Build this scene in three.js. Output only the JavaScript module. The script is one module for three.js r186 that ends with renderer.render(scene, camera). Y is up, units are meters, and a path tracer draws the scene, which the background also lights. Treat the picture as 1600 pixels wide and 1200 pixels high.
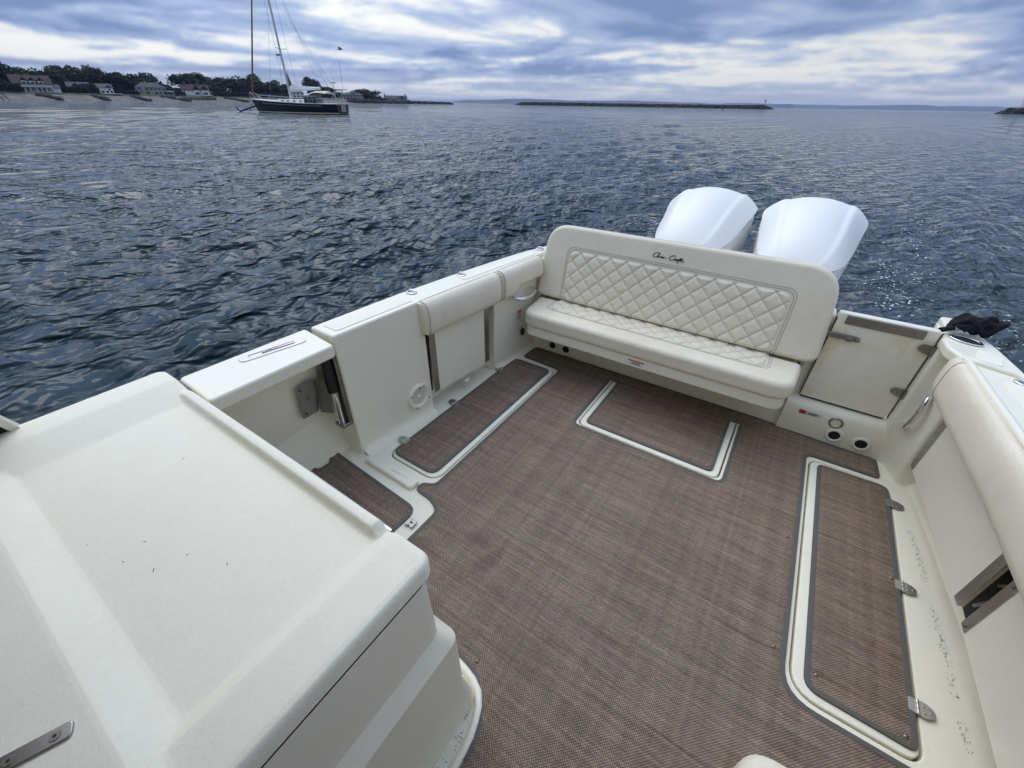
import * as THREE from 'three';
import { mergeGeometries, toCreasedNormals, mergeVertices } from 'three/addons/utils/BufferGeometryUtils.js';
import { RoundedBoxGeometry } from 'three/addons/geometries/RoundedBoxGeometry.js';

// ------------------------------------------------------------------ camera, sky, sun, exposure
// Boat frame: x across (centre line 0), y up (cockpit sole at 0), -z towards the stern.
const W = 1024, H = 768;
const FPX = 643.77, CAM = new THREE.Vector3(0.336, 1.65, 0);
const YAW = 33.233 * Math.PI / 180, PITCH = -34.218 * Math.PI / 180, ROLL = 0.9025 * Math.PI / 180;
const scene = new THREE.Scene();
const camera = new THREE.PerspectiveCamera(2 * Math.atan(600 / FPX) * 180 / Math.PI, W / H, 0.02, 60000);
camera.rotation.order = 'YXZ';
camera.position.copy(CAM);
camera.rotation.set(PITCH, YAW, ROLL);
camera.updateMatrixWorld();
const renderer = new THREE.WebGLRenderer({ antialias: true });
renderer.setSize(W, H);
renderer.toneMapping = THREE.LinearToneMapping;
renderer.toneMappingExposure = 0.94;
renderer.shadowMap.enabled = true;
renderer.shadowMap.type = THREE.PCFSoftShadowMap;

const WATER_Y = -0.22;

// seeded random and value noise
function rng(seed) { let s = seed >>> 0; return () => { s |= 0; s = s + 0x6D2B79F5 | 0; let t = Math.imul(s ^ s >>> 15, 1 | s); t = t + Math.imul(t ^ t >>> 7, 61 | t) ^ t; return ((t ^ t >>> 14) >>> 0) / 4294967296; }; }
function hash2(i, j, s) { let h = Math.imul(i, 374761393) + Math.imul(j, 668265263) + Math.imul(s, 2147483647 ^ 0x5bd1e995) | 0; h = Math.imul(h ^ h >>> 13, 1274126177); h ^= h >>> 16; return (h >>> 0) / 4294967296; }
function vnoise(x, y, s = 1, per = 0) {
  let i = Math.floor(x), j = Math.floor(y); const fx = x - i, fy = y - j;
  const ux = fx * fx * fx * (fx * (fx * 6 - 15) + 10), uy = fy * fy * fy * (fy * (fy * 6 - 15) + 10);
  let i1 = i + 1, j1 = j + 1;
  if (per) { i = ((i % per) + per) % per; j = ((j % per) + per) % per; i1 = ((i1 % per) + per) % per; j1 = ((j1 % per) + per) % per; }
  const a = hash2(i, j, s), b = hash2(i1, j, s), c = hash2(i, j1, s), d = hash2(i1, j1, s);
  return a + (b - a) * ux + (c - a) * uy + (a - b - c + d) * ux * uy;
}
function fbm(x, y, o, s = 1) { let a = 0, w = 0.5, n = 0; for (let k = 0; k < o; k++) { a += w * vnoise(x, y, s + k); n += w; w *= 0.52; x = x * 2.03 + 17.1; y = y * 2.03 + 5.7; } return a / n; }
const clamp = (v, a, b) => Math.max(a, Math.min(b, v));
const sstep = (a, b, v) => { const t = clamp((v - a) / (b - a), 0, 1); return t * t * (3 - 2 * t); };
const mix = (a, b, t) => a + (b - a) * t;

// broken stratocumulus: blue-grey sheets with brighter gaps, paler towards the horizon
const SUN_POS = V0(-22, 29, -14);
function V0(x, y, z) { return new THREE.Vector3(x, y, z); }
function makeSky() {
  const sd = SUN_POS.clone().normalize();
  const w = 2048, h = 1024, d = new Float32Array(w * h * 4);
  const dark = [0.205, 0.298, 0.535], midc = [0.415, 0.52, 0.735], lite = [0.88, 0.885, 0.87], hor = [0.60, 0.635, 0.73];
  for (let j = 0; j < h; j++) {
    const el = ((j + 0.5) / h - 0.5) * Math.PI, sy = Math.sin(el), cy = Math.cos(el);
    for (let i = 0; i < w; i++) {
      const k = (j * w + i) * 4, a = ((i + 0.5) / w - 0.5) * 2 * Math.PI;
      if (sy < -0.01) { d[k] = 0.05; d[k + 1] = 0.075; d[k + 2] = 0.10; d[k + 3] = 1; continue; }
      const e = Math.max(sy, 0) + 0.033, px = Math.cos(a) * cy / e, pz = Math.sin(a) * cy / e;
      const wx = fbm(px * 0.30 + 7, pz * 0.30, 3, 40) - 0.5, wz = fbm(px * 0.30 + 31, pz * 0.30, 3, 50) - 0.5;
      let n = 0; { let x = px * 0.50 + wx * 2.0 + 3.1, z = pz * 0.50 + wz * 2.0, w = 0.5, q = 0; for (let o = 0; o < 6; o++) { n += w * vnoise(x, z, 5 + o); q += w; w *= 0.60; x = x * 2.03 + 17.1; z = z * 2.03 + 5.7; } n /= q; }
      const big = fbm(px * 0.085 + 11, pz * 0.085 + 2, 3, 23);
      { const az = Math.atan2(Math.cos(a), -Math.sin(a)); n = n * 0.68 + big * 0.32 + 0.05 * Math.exp(-Math.pow((az + 0.60) / 0.55, 2) - Math.pow((sy - 0.062) / 0.055, 2)); }   // thinner cloud low down astern
      const t = clamp((n - 0.35) / 0.30, 0, 1);
      const g = sstep(0.52, 0.92, t);
      const hb = 1 - sstep(0.0, 0.085, sy);
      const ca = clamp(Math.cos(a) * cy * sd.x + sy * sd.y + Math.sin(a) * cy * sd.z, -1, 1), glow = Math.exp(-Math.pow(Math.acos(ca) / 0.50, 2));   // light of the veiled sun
      for (let c = 0; c < 3; c++) {
        let v = mix(dark[c], midc[c], sstep(0.05, 0.65, t)); v = mix(v, lite[c], g);
        v = mix(v, hor[c] * (0.93 + 0.14 * n), hb * hb * 0.8);
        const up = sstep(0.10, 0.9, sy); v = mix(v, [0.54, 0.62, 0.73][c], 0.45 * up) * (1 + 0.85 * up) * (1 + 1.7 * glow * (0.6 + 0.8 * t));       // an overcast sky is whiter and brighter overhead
        d[k + c] = v;
      }
      d[k + 3] = 1;
    }
  }
  const t = new THREE.DataTexture(d, w, h, THREE.RGBAFormat, THREE.FloatType);
  t.mapping = THREE.EquirectangularReflectionMapping; t.magFilter = THREE.LinearFilter; t.minFilter = THREE.LinearFilter;
  t.wrapS = THREE.RepeatWrapping; t.needsUpdate = true; return t;
}
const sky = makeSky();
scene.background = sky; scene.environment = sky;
scene.backgroundIntensity = 1.0; scene.environmentIntensity = 1.0;

const sun = new THREE.DirectionalLight(0xfff1dc, 1.0);
sun.position.copy(SUN_POS); sun.target.position.set(0, 0, -1.5);
sun.castShadow = true; sun.shadow.radius = 100; sun.shadow.mapSize.set(2048, 2048);
Object.assign(sun.shadow.camera, { left: -8, right: 8, top: 8, bottom: -8, near: 1, far: 80 });
scene.add(sun, sun.target);

// ------------------------------------------------------------------ helpers
const V = (x, y, z) => new THREE.Vector3(x, y, z);
const taken = {};
function numbered(n) { if (!(n in taken)) { taken[n] = 0; return n; } taken[n]++; return n + '_' + String(taken[n]).padStart(3, '0'); }
function tag(o, label, category, group, kind) { if (label) o.userData.label = label; if (category) o.userData.category = category; if (group) o.userData.group = group; if (kind) o.userData.kind = kind; return o; }
function thing(name, label, category, group) { const g = new THREE.Group(); g.name = numbered(name); scene.add(g); return tag(g, label, category, group); }
function mk(name, geo, mat, parent) {
  const g = Array.isArray(geo) ? mergeAll(geo) : geo;
  const m = new THREE.Mesh(g, mat); m.castShadow = m.receiveShadow = true;
  m.name = parent ? name : numbered(name); (parent || scene).add(m); return m;
}
function plain(g) { g = g.index ? g.toNonIndexed() : g; for (const k of Object.keys(g.attributes)) if (!['position', 'normal', 'uv'].includes(k)) g.deleteAttribute(k); if (!g.attributes.uv) g.setAttribute('uv', new THREE.BufferAttribute(new Float32Array(g.attributes.position.count * 2), 2)); if (!g.attributes.normal) g.computeVertexNormals(); return g; }
function mergeAll(list) { return mergeGeometries(list.map(plain), false); }
// uv in metres by the dominant axis of each face
function boxUV(g0) {
  const g = plain(g0), p = g.attributes.position, uv = new Float32Array(p.count * 2), a = V(), b = V(), c = V(), n = V();
  for (let i = 0; i < p.count; i += 3) {
    a.fromBufferAttribute(p, i); b.fromBufferAttribute(p, i + 1); c.fromBufferAttribute(p, i + 2);
    n.crossVectors(b.clone().sub(a), c.clone().sub(a)); const ax = Math.abs(n.x), ay = Math.abs(n.y), az = Math.abs(n.z);
    [a, b, c].forEach((q, k) => { const o = (i + k) * 2; if (ay >= ax && ay >= az) { uv[o] = q.x; uv[o + 1] = q.z; } else if (ax >= az) { uv[o] = q.z; uv[o + 1] = q.y; } else { uv[o] = q.x; uv[o + 1] = q.y; } });
  }
  g.setAttribute('uv', new THREE.BufferAttribute(uv, 2)); return g;
}
function rbox(w, h, d, r = 0.01, x = 0, y = 0, z = 0, seg = 2) { const g = new RoundedBoxGeometry(w, h, d, seg, Math.min(r, w / 2.01, h / 2.01, d / 2.01)); g.translate(x, y, z); return g; }
function box(w, h, d, x = 0, y = 0, z = 0) { const g = new THREE.BoxGeometry(w, h, d); g.translate(x, y, z); return g; }
function cyl(r0, r1, h, x = 0, y = 0, z = 0, seg = 16) { const g = new THREE.CylinderGeometry(r0, r1, h, seg); g.translate(x, y, z); return g; }
function tube(pts, r, seg = 24, rs = 8, closed = false) { return new THREE.TubeGeometry(new THREE.CatmullRomCurve3(pts, closed), seg, r, rs, closed); }
function bar(a, b, r, rs = 6, r2 = r) { const d = b.clone().sub(a), g = new THREE.CylinderGeometry(r2, r, d.length(), rs); g.applyQuaternion(new THREE.Quaternion().setFromUnitVectors(V(0, 1, 0), d.clone().normalize())); g.translate((a.x + b.x) / 2, (a.y + b.y) / 2, (a.z + b.z) / 2); return g; }
// polygon with rounded corners, r one number or one per corner
function rpoly(pts, r, seg = 6) {
  const out = [], n = pts.length;
  for (let i = 0; i < n; i++) {
    const p = pts[i], a = pts[(i + n - 1) % n], b = pts[(i + 1) % n], rr = Array.isArray(r) ? r[i] : (p[2] ?? r);
    const la = Math.hypot(a[0] - p[0], a[1] - p[1]), lb = Math.hypot(b[0] - p[0], b[1] - p[1]), q = Math.min(rr, la * 0.49, lb * 0.49);
    if (q < 1e-4) { out.push([p[0], p[1]]); continue; }
    const A = [p[0] + (a[0] - p[0]) / la * q, p[1] + (a[1] - p[1]) / la * q], B = [p[0] + (b[0] - p[0]) / lb * q, p[1] + (b[1] - p[1]) / lb * q];
    for (let k = 0; k <= seg; k++) { const t = k / seg, s = 1 - t; out.push([s * s * A[0] + 2 * s * t * p[0] + t * t * B[0], s * s * A[1] + 2 * s * t * p[1] + t * t * B[1]]); }
  }
  return out;
}
const rectP = (x0, x1, z0, z1) => [[x0, z0], [x1, z0], [x1, z1], [x0, z1]];
const toShape = p => { const s = new THREE.Shape(p.map(q => new THREE.Vector2(q[0], q[1]))); return s; };
// plan outline [x, z] turned into a slab whose top lies at yTop
function slab(outline, holes, yTop, thick, bev = 0.004, seg = 3) {
  const s = toShape(outline); for (const h of holes || []) s.holes.push(new THREE.Path(h.map(q => new THREE.Vector2(q[0], q[1]))));
  const g = new THREE.ExtrudeGeometry(s, { depth: thick - 2 * bev, bevelEnabled: bev > 0, bevelThickness: bev, bevelSize: bev, bevelOffset: -bev, bevelSegments: seg, steps: 1 });
  g.rotateX(Math.PI / 2); g.translate(0, yTop - bev, 0); return boxUV(g);
}
// outline in [x, y] extruded along z between z0 (front, larger) and z1
function plate(outline, holes, z0, thick, bev = 0.003, seg = 3) {
  const s = toShape(outline); for (const h of holes || []) s.holes.push(new THREE.Path(h.map(q => new THREE.Vector2(q[0], q[1]))));
  const g = new THREE.ExtrudeGeometry(s, { depth: thick - 2 * bev, bevelEnabled: bev > 0, bevelThickness: bev, bevelSize: bev, bevelOffset: -bev, bevelSegments: seg, steps: 1 });
  g.translate(0, 0, z0 - thick + bev); return boxUV(g);
}
// loft through sections (arrays of Vector3, same length)
function loft(secs, { closed = false, caps = false, crease = 0.6 } = {}) {
  const n = secs[0].length, pos = [], idx = [];
  for (const s of secs) for (const p of s) pos.push(p.x, p.y, p.z);
  const m = closed ? n : n - 1;
  for (let i = 0; i < secs.length - 1; i++) for (let j = 0; j < m; j++) { const a = i * n + j, b = i * n + (j + 1) % n, c = a + n, d = b + n; idx.push(a, b, d, a, d, c); }
  if (caps) for (const [o, flip] of [[0, 0], [(secs.length - 1) * n, 1]]) for (let j = 1; j < n - 1; j++) flip ? idx.push(o, o + j, o + j + 1) : idx.push(o, o + j + 1, o + j);
  let g = new THREE.BufferGeometry(); g.setAttribute('position', new THREE.Float32BufferAttribute(pos, 3)); g.setIndex(idx);
  g = toCreasedNormals(g, crease); return boxUV(g);
}
const lerpT = (tab, z) => { if (tab[0][0] < tab[tab.length - 1][0]) tab = [...tab].reverse(); if (z >= tab[0][0]) return tab[0][1]; for (let i = 0; i < tab.length - 1; i++) if (z <= tab[i][0] && z >= tab[i + 1][0]) { const t = (tab[i][0] - z) / (tab[i][0] - tab[i + 1][0]); return mix(tab[i][1], tab[i + 1][1], t); } return tab[tab.length - 1][1]; };

// a photo pixel (1600 x 1200) gives a direction; far() finds the point at a chosen ground distance
function pixDir(px, py) { return V((px - 800) / FPX, (600 - py) / FPX, -1).applyQuaternion(camera.quaternion); }
const horizonY = px => 149.5 + 0.0158 * px;
function far(px, dist, y = WATER_Y) { const d = pixDir(px, horizonY(px)); const l = Math.hypot(d.x, d.z); return V(CAM.x + d.x / l * dist, y, CAM.z + d.z / l * dist); }
function farH(px, py, dist) { const d = pixDir(px, py); return CAM.y + d.y / Math.hypot(d.x, d.z) * dist; }
const faceCam = p => Math.atan2(CAM.x - p.x, CAM.z - p.z);

// ------------------------------------------------------------------ textures and materials
function dtex(size, fn, srgb, ch = 4, hgt = size) {
  const d = new Uint8Array(size * hgt * 4);
  for (let j = 0; j < hgt; j++) for (let i = 0; i < size; i++) { const c = fn(i, j, size), k = (j * size + i) * 4; d[k] = c[0]; d[k + 1] = c[1]; d[k + 2] = c[2]; d[k + 3] = 255; }
  const t = new THREE.DataTexture(d, size, hgt); t.wrapS = t.wrapT = THREE.RepeatWrapping; t.magFilter = THREE.LinearFilter; t.minFilter = THREE.LinearMipmapLinearFilter; t.generateMipmaps = true;
  if (srgb) t.colorSpace = THREE.SRGBColorSpace; t.needsUpdate = true; return t;
}
const pn = (u, v, f, s) => vnoise(u * f, v * f, s, f);
const clamp8 = v => clamp(Math.round(v), 0, 255);
// gelcoat: cream white, faint mottling and fine orange-peel relief (tile 0.8 m)
const gelMap = dtex(512, (i, j, n) => { const u = i / n, v = j / n; const m = (pn(u, v, 5, 3) - .5) * 2.5 + (pn(u, v, 23, 4) - .5) * 2 + (pn(u, v, 128, 5) - .5) * 4; const spk = hash2(i, j, 77) > 0.9994 ? -26 : 0; return [clamp8(237 + m + spk), clamp8(231 + m + spk), clamp8(210 + m * 1.2 + spk)]; }, true);
const gelBump = dtex(512, (i, j, n) => { const u = i / n, v = j / n; const b = 128 + (pn(u, v, 170, 9) - .5) * 120 + (pn(u, v, 60, 10) - .5) * 60; return [b, b, b].map(clamp8); });
gelMap.repeat.set(1 / 0.8, 1 / 0.8); gelBump.repeat.set(1 / 0.8, 1 / 0.8);
const gritBump = dtex(512, (i, j, n) => { const u = i / n, v = j / n; const b = 128 + (pn(u, v, 256, 12) - .5) * 200; return [b, b, b].map(clamp8); });
gritBump.repeat.set(1 / 0.5, 1 / 0.5);
const leatherBump = dtex(512, (i, j, n) => { const u = i / n, v = j / n; const b = 128 + (pn(u, v, 128, 21) - .5) * 130 + (pn(u, v, 256, 22) - .5) * 90; return [b, b, b].map(clamp8); });
leatherBump.repeat.set(1 / 0.25, 1 / 0.25);
const vinylMap = dtex(512, (i, j, n) => { const u = i / n, v = j / n; const m = (pn(u, v, 4, 31) - .5) * 9 + (pn(u, v, 17, 32) - .5) * 6 + (pn(u, v, 200, 33) - .5) * 8; return [clamp8(226 + m), clamp8(216 + m), clamp8(193 + m * 1.2)]; }, true);
vinylMap.repeat.set(1 / 0.9, 1 / 0.9);
// transom door: gelcoat with yellow-brown weather stains running below its fittings (1 m tile, uv = x, y of the boat)
const doorMap = dtex(512, (i, j, n) => { const x = i / n, y = j / n, m = (pn(x, y, 23, 4) - .5) * 5 + (pn(x, y, 128, 5) - .5) * 5, nz = fbm(x * 16, y * 9, 4, 91); let st = 0; for (const [sx, sy, rx, ry, k] of [[0.70, 0.60, 0.05, 0.12, 1], [0.69, 0.45, 0.03, 0.12, 0.7], [0.97, 0.67, 0.09, 0.05, 0.9], [0.05, 0.67, 0.06, 0.05, 0.8], [0.90, 0.62, 0.1, 0.08, 0.35], [0.68, 0.28, 0.05, 0.05, 0.8]]) st = Math.max(st, k * sstep(1.25, 0.3, Math.hypot((x - sx) / rx, (y - sy) / ry) + (nz - 0.5) * 1.8)); return [clamp8(236 + m - 9 * st), clamp8(229 + m - 14 * st), clamp8(209 + m - 28 * st)]; }, true);
const MS = o => new THREE.MeshStandardMaterial(o), MP = o => new THREE.MeshPhysicalMaterial(o);
const M = {
  gel: MP({ map: gelMap, bumpMap: gelBump, bumpScale: 0.00012, roughness: 0.34, clearcoat: 0.25, clearcoatRoughness: 0.25 }),
  door: MP({ map: doorMap, bumpMap: gelBump, bumpScale: 0.00012, roughness: 0.36, clearcoat: 0.2, clearcoatRoughness: 0.3 }),
  grit: MS({ map: gelMap, bumpMap: gritBump, bumpScale: 0.0003, roughness: 0.62 }),
  vinyl: MS({ map: vinylMap, bumpMap: leatherBump, bumpScale: 0.00035, roughness: 0.55 }),
  steel: MS({ color: new THREE.Color(0.36, 0.345, 0.33), metalness: 1, roughness: 0.27 }),
  steelDull: MS({ color: new THREE.Color(0.27, 0.26, 0.245), metalness: 1, roughness: 0.36 }),
  hinge: MS({ color: new THREE.Color(0.52, 0.50, 0.48), metalness: 1, roughness: 0.33 }),
  scuff: MS({ color: new THREE.Color(0.24, 0.225, 0.20), roughness: 0.9 }),
  chrome: MS({ color: new THREE.Color(0.78, 0.78, 0.78), metalness: 1, roughness: 0.08 }),
  black: MS({ color: new THREE.Color(0.007, 0.007, 0.009), roughness: 0.5 }),
  rope: MS({ color: new THREE.Color(0.006, 0.006, 0.008), roughness: 0.95 }),
  rubber: MS({ color: new THREE.Color(0.02, 0.02, 0.02), roughness: 0.8 }),
  hole: MS({ color: new THREE.Color(0.01, 0.01, 0.01), roughness: 0.9 }),
  trim: MS({ color: new THREE.Color(0.105, 0.095, 0.082), roughness: 0.7 }),
  thread: MS({ color: new THREE.Color(0.30, 0.28, 0.25), roughness: 0.8 }),
  engine: MP({ color: new THREE.Color(0.84, 0.83, 0.79), roughness: 0.5, clearcoat: 0.2, clearcoatRoughness: 0.35 }),
  ink: MS({ color: new THREE.Color(0.012, 0.014, 0.03), roughness: 0.6 }),
  orange: MS({ color: new THREE.Color(0.55, 0.10, 0.02), roughness: 0.5 }),
  paper: MS({ color: new THREE.Color(0.72, 0.72, 0.72), roughness: 0.5 }),
  glassDark: MP({ color: new THREE.Color(0.01, 0.012, 0.014), roughness: 0.05 }),
};
// woven vinyl matting: 9 mm x 5 mm basket weave, streaky weft across the boat, a few trodden-in stains (one sheet 2.4 m)
const MAT_SIZE = 2.4, MAT_X0 = -1.2, MAT_Z0 = -2.62;
const matMap = (() => {
  const n = 2048, rowTone = [], rowPh = [], R = rng(5);
  for (let r = 0; r < 512; r++) { rowTone.push((R() - 0.5)); rowPh.push(R() * 100); }
  const stains = [[-0.42, -0.88, 0.10, 0.055, 1.0], [-0.32, -0.80, 0.05, 0.11, 1.2], [-0.60, -0.72, 0.07, 0.10, 0.7], [-0.05, -0.98, 0.09, 0.03, 0.5], [-0.3, -1.45, 0.05, 0.025, 0.45], [0.22, -1.6, 0.2, 0.08, 0.25], [-0.62, -1.6, 0.12, 0.2, 0.25], [0.05, -0.6, 0.16, 0.12, 0.3], [-0.5, -1.22, 0.16, 0.06, 0.35]];
  return dtex(n, (i, j) => {
    const x = MAT_X0 + i / n * MAT_SIZE, z = MAT_Z0 + j / n * MAT_SIZE;
    const r = Math.floor(j / 4), off = (r & 1) * 4, cxi = Math.floor((i + off) / 8), fx = ((i + off) % 8 + 0.5) / 8 - 0.5, fy = (j % 4 + 0.5) / 4 - 0.5;
    const dot = Math.exp(-(fx * fx * 9 + fy * fy * 9));
    const st = vnoise(x * 7 + rowPh[r], 0.5, 60) + 0.7 * vnoise(x * 22 + rowPh[r], 1.5, 61) - 0.85;
    const band = 0.55 * (vnoise(x * 3.4, z * 40, 62) - 0.5) + 0.8 * (vnoise(x * 6 + 9, z * 120, 63) - 0.5);
    const warp = vnoise(x * 60, z * 0.7, 64) - 0.5;
    const cellv = hash2(cxi, r, 65) - 0.5;
    let l = 0.60 + 0.95 * (dot - 0.55) + 0.19 * st + 0.11 * rowTone[r] + 0.16 * band + 0.12 * warp + 0.16 * cellv;
    let dirt = 0; for (const s of stains) { const e = Math.hypot((x - s[0]) / s[2], (z - s[1]) / s[3]) + (fbm(x * 14, z * 14, 3, 70) - 0.5) * 1.5; dirt = Math.max(dirt, s[4] * sstep(1.1, 0.35, e)); }
    dirt += 0.22 * sstep(0.55, 0.75, fbm(x * 3 + 4, z * 3, 4, 71)); 
    l *= 1 - 0.30 * dirt;
    const warmv = vnoise(x * 5 + rowPh[r] * 0.3, z * 30, 72) - 0.5;
    return [clamp8(65 + l * 124 + warmv * 8), clamp8(52 + l * 113), clamp8(42 + l * 100 - warmv * 8)];
  }, true);
})();
matMap.anisotropy = 16;
const weaveBump = dtex(64, (i, j) => { const r = Math.floor(j / 4), off = (r & 1) * 4, fx = ((i + off) % 8 + 0.5) / 8 - 0.5, fy = (j % 4 + 0.5) / 4 - 0.5; const b = 255 * Math.exp(-(fx * fx * 7 + fy * fy * 7)); return [b, b, b].map(clamp8); });
weaveBump.repeat.set(32, 32);
M.mat = MS({ map: matMap, bumpMap: weaveBump, bumpScale: 0.0007, roughness: 0.68 });
function matUV(g) { const p = g.attributes.position, uv = new Float32Array(p.count * 2); for (let i = 0; i < p.count; i++) { uv[i * 2] = (p.getX(i) - MAT_X0) / MAT_SIZE; uv[i * 2 + 1] = (p.getZ(i) - MAT_Z0) / MAT_SIZE; } g.setAttribute('uv', new THREE.BufferAttribute(uv, 2)); return g; }

// ------------------------------------------------------------------ water
const RIP = (tile, n, waves, spread, seed, amp) => {            // periodic random wave field
  const R = rng(seed), list = [];
  for (let k = 0; k < waves[2]; k++) {
    const lam = waves[0] * Math.pow(waves[1] / waves[0], R()), a = (R() - 0.5) * spread * 2 + (R() < 0.5 ? 0 : Math.PI) + 0.25;
    let kx = Math.round(Math.cos(a) * tile / lam), kz = Math.round(Math.sin(a) * tile / lam); if (!kx && !kz) kx = 1;
    const l = tile / Math.hypot(kx, kz); list.push([kx, kz, R() * 6.283, amp * Math.pow(l, 1.05)]);
  }
  const h = new Float32Array(n * n); const sT = new Float32Array(n); for (let i = 0; i < n; i++) sT[i] = 0;
  for (const [kx, kz, ph, A] of list) for (let j = 0; j < n; j++) { let t = ph + kz * j / n * 6.283185307; const dt = kx / n * 6.283185307; for (let i = 0; i < n; i++) { h[j * n + i] += A * Math.sin(t + dt * i); } }
  return h;
};
function normalTex(h, n, tile) {
  const px = tile / n;
  return dtex(n, (i, j) => { const a = (h[j * n + (i + 1) % n] - h[j * n + (i + n - 1) % n]) / (2 * px), b = (h[((j + 1) % n) * n + i] - h[((j + n - 1) % n) * n + i]) / (2 * px); const l = 1 / Math.hypot(a, b, 1); return [clamp8(127.5 - 127.5 * a * l), clamp8(127.5 - 127.5 * b * l), clamp8(127.5 + 127.5 * l)]; });
}
function makeWater() {
  const R = rng(91), waves = [];
  for (let k = 0; k < 84; k++) {
    const lam = 0.36 * Math.pow(7 / 0.36, Math.pow(R(), 1.6)), sp = lam > 3 ? 0.4 : 0.55;
    const a = (R() + R() - 1) * sp + 0.12 + (lam < 2 && R() < 0.3 ? 1.1 : 0);
    waves.push({ lam, k: 6.2832 / lam, cx: Math.cos(a), cz: Math.sin(a), ph: R() * 6.2832, A: 0.0049 * Math.pow(lam, 0.60) * (0.5 + 1.0 * R()) });
  }
  // the propellers' smoother, finer run of water astern
  const wakeAt = (x, z) => z < -4 ? Math.exp(-Math.pow((x - 0.9 + 0.10 * (z + 4)) / (1.5 + 0.16 * (-z - 4)), 2)) * sstep(-4, -6, z) * sstep(-70, -15, z) : 0;
  const heave = (x, z, sp, wk) => { let y = 0, dx = 0, dz = 0; for (const w of waves) { const q = w.lam / sp; if (q < 2.6) continue; const t = w.k * (w.cx * x + w.cz * z) + w.ph, A = w.A * sstep(2.6, 6, q) * (1 - 0.72 * wk * (w.lam > 0.9 ? 1 : 0.35)); y += A * Math.sin(t); const c = A * Math.cos(t) * 0.85; dx += w.cx * c; dz += w.cz * c; } return { y, dx, dz }; };
  const radii = []; let r = 1.2; while (r < 330) { radii.push(r); r *= 1.0082; } while (r < 32000) { radii.push(r); r *= 1.09; }
  const az = []; for (let a = -118; a < 32; a += 0.205) az.push(a); for (let a = 32; a < 242; a += 4) az.push(a);
  const nr = radii.length, na = az.length, pos = new Float32Array((nr * na + 1) * 3), uv = new Float32Array((nr * na + 1) * 2), idx = new Uint32Array(((nr - 1) * na * 2 + na) * 3);
  for (let i = 0; i < nr; i++) for (let j = 0; j < na; j++) {
    const rr = radii[i], a = az[j] * Math.PI / 180; let x = CAM.x + Math.sin(a) * rr, z = CAM.z - Math.cos(a) * rr;
    const fine = az[j] < 32, sp = Math.max(rr * (rr < 330 ? 0.0082 : 0.09), rr * (fine ? 0.0036 : 0.07));
    // the hull keeps the water down inside its own outline
    const inside = Math.max(Math.abs(x) - 1.35, Math.max(-3.2 - z, z - 6)); const keep = sstep(-0.15, 0.15, inside);
    const wk = wakeAt(x, z);
    const { y, dx, dz } = heave(x, z, sp, wk);
    const o = (i * na + j); pos[o * 3] = x + dx * keep; pos[o * 3 + 1] = WATER_Y + y * keep - (1 - keep) * 0.10; pos[o * 3 + 2] = z + dz * keep; uv[o * 2] = x; uv[o * 2 + 1] = z;
  }
  const c = nr * na; pos[c * 3] = CAM.x; pos[c * 3 + 1] = WATER_Y - 0.1; pos[c * 3 + 2] = CAM.z; uv[c * 2] = CAM.x;
  let q = 0;
  for (let i = 0; i < nr - 1; i++) for (let j = 0; j < na; j++) { const a = i * na + j, b = i * na + (j + 1) % na, d = a + na, e = b + na; idx[q++] = a; idx[q++] = b; idx[q++] = e; idx[q++] = a; idx[q++] = e; idx[q++] = d; }
  for (let j = 0; j < na; j++) { idx[q++] = c; idx[q++] = (j + 1) % na; idx[q++] = j; }
  const g = new THREE.BufferGeometry(); g.setAttribute('position', new THREE.BufferAttribute(pos, 3)); g.setAttribute('uv', new THREE.BufferAttribute(uv, 2)); g.setIndex(new THREE.BufferAttribute(idx, 1)); g.computeVertexNormals();
  const nt = g.attributes.normal; if (nt.getY(5000) < 0) { for (let t = 0; t < idx.length; t += 3) { const s = idx[t]; idx[t] = idx[t + 1]; idx[t + 1] = s; } g.computeVertexNormals(); }
  const n1 = 1024, t1 = 21, h1 = RIP(t1, n1, [0.14, 0.9, 100], 0.75, 8, 0.0120), nm = normalTex(h1, n1, t1); nm.repeat.set(1 / t1, 1 / t1);
  const n2 = 512, t2 = 3.7, h2 = RIP(t2, n2, [0.05, 0.26, 70], 0.9, 9, 0.0140);
  let mx = 0; for (const v of h2) mx = Math.max(mx, Math.abs(v)); const bm = dtex(n2, (i, j) => { const b = clamp8(127.5 + 127 * h2[j * n2 + i] / mx); return [b, b, b]; }); bm.repeat.set(1 / t2, 1 / t2);
  const mat = MP({ color: new THREE.Color(0.016, 0.036, 0.043), roughness: 0.06, ior: 1.333, normalMap: nm, normalScale: new THREE.Vector2(1, 1), bumpMap: bm, bumpScale: 2 * mx });
  const w = mk('sea_water', g, mat); w.castShadow = false; tag(w, 'choppy blue-grey harbour water around the boat', 'water', null, 'structure');
  return (x, z) => { const h = heave(x, z, Math.hypot(x - CAM.x, z - CAM.z) * 0.0082, wakeAt(x, z)); return V(x + h.dx, WATER_Y + h.y, z + h.dz); };
}
const waterAt = makeWater();
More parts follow.
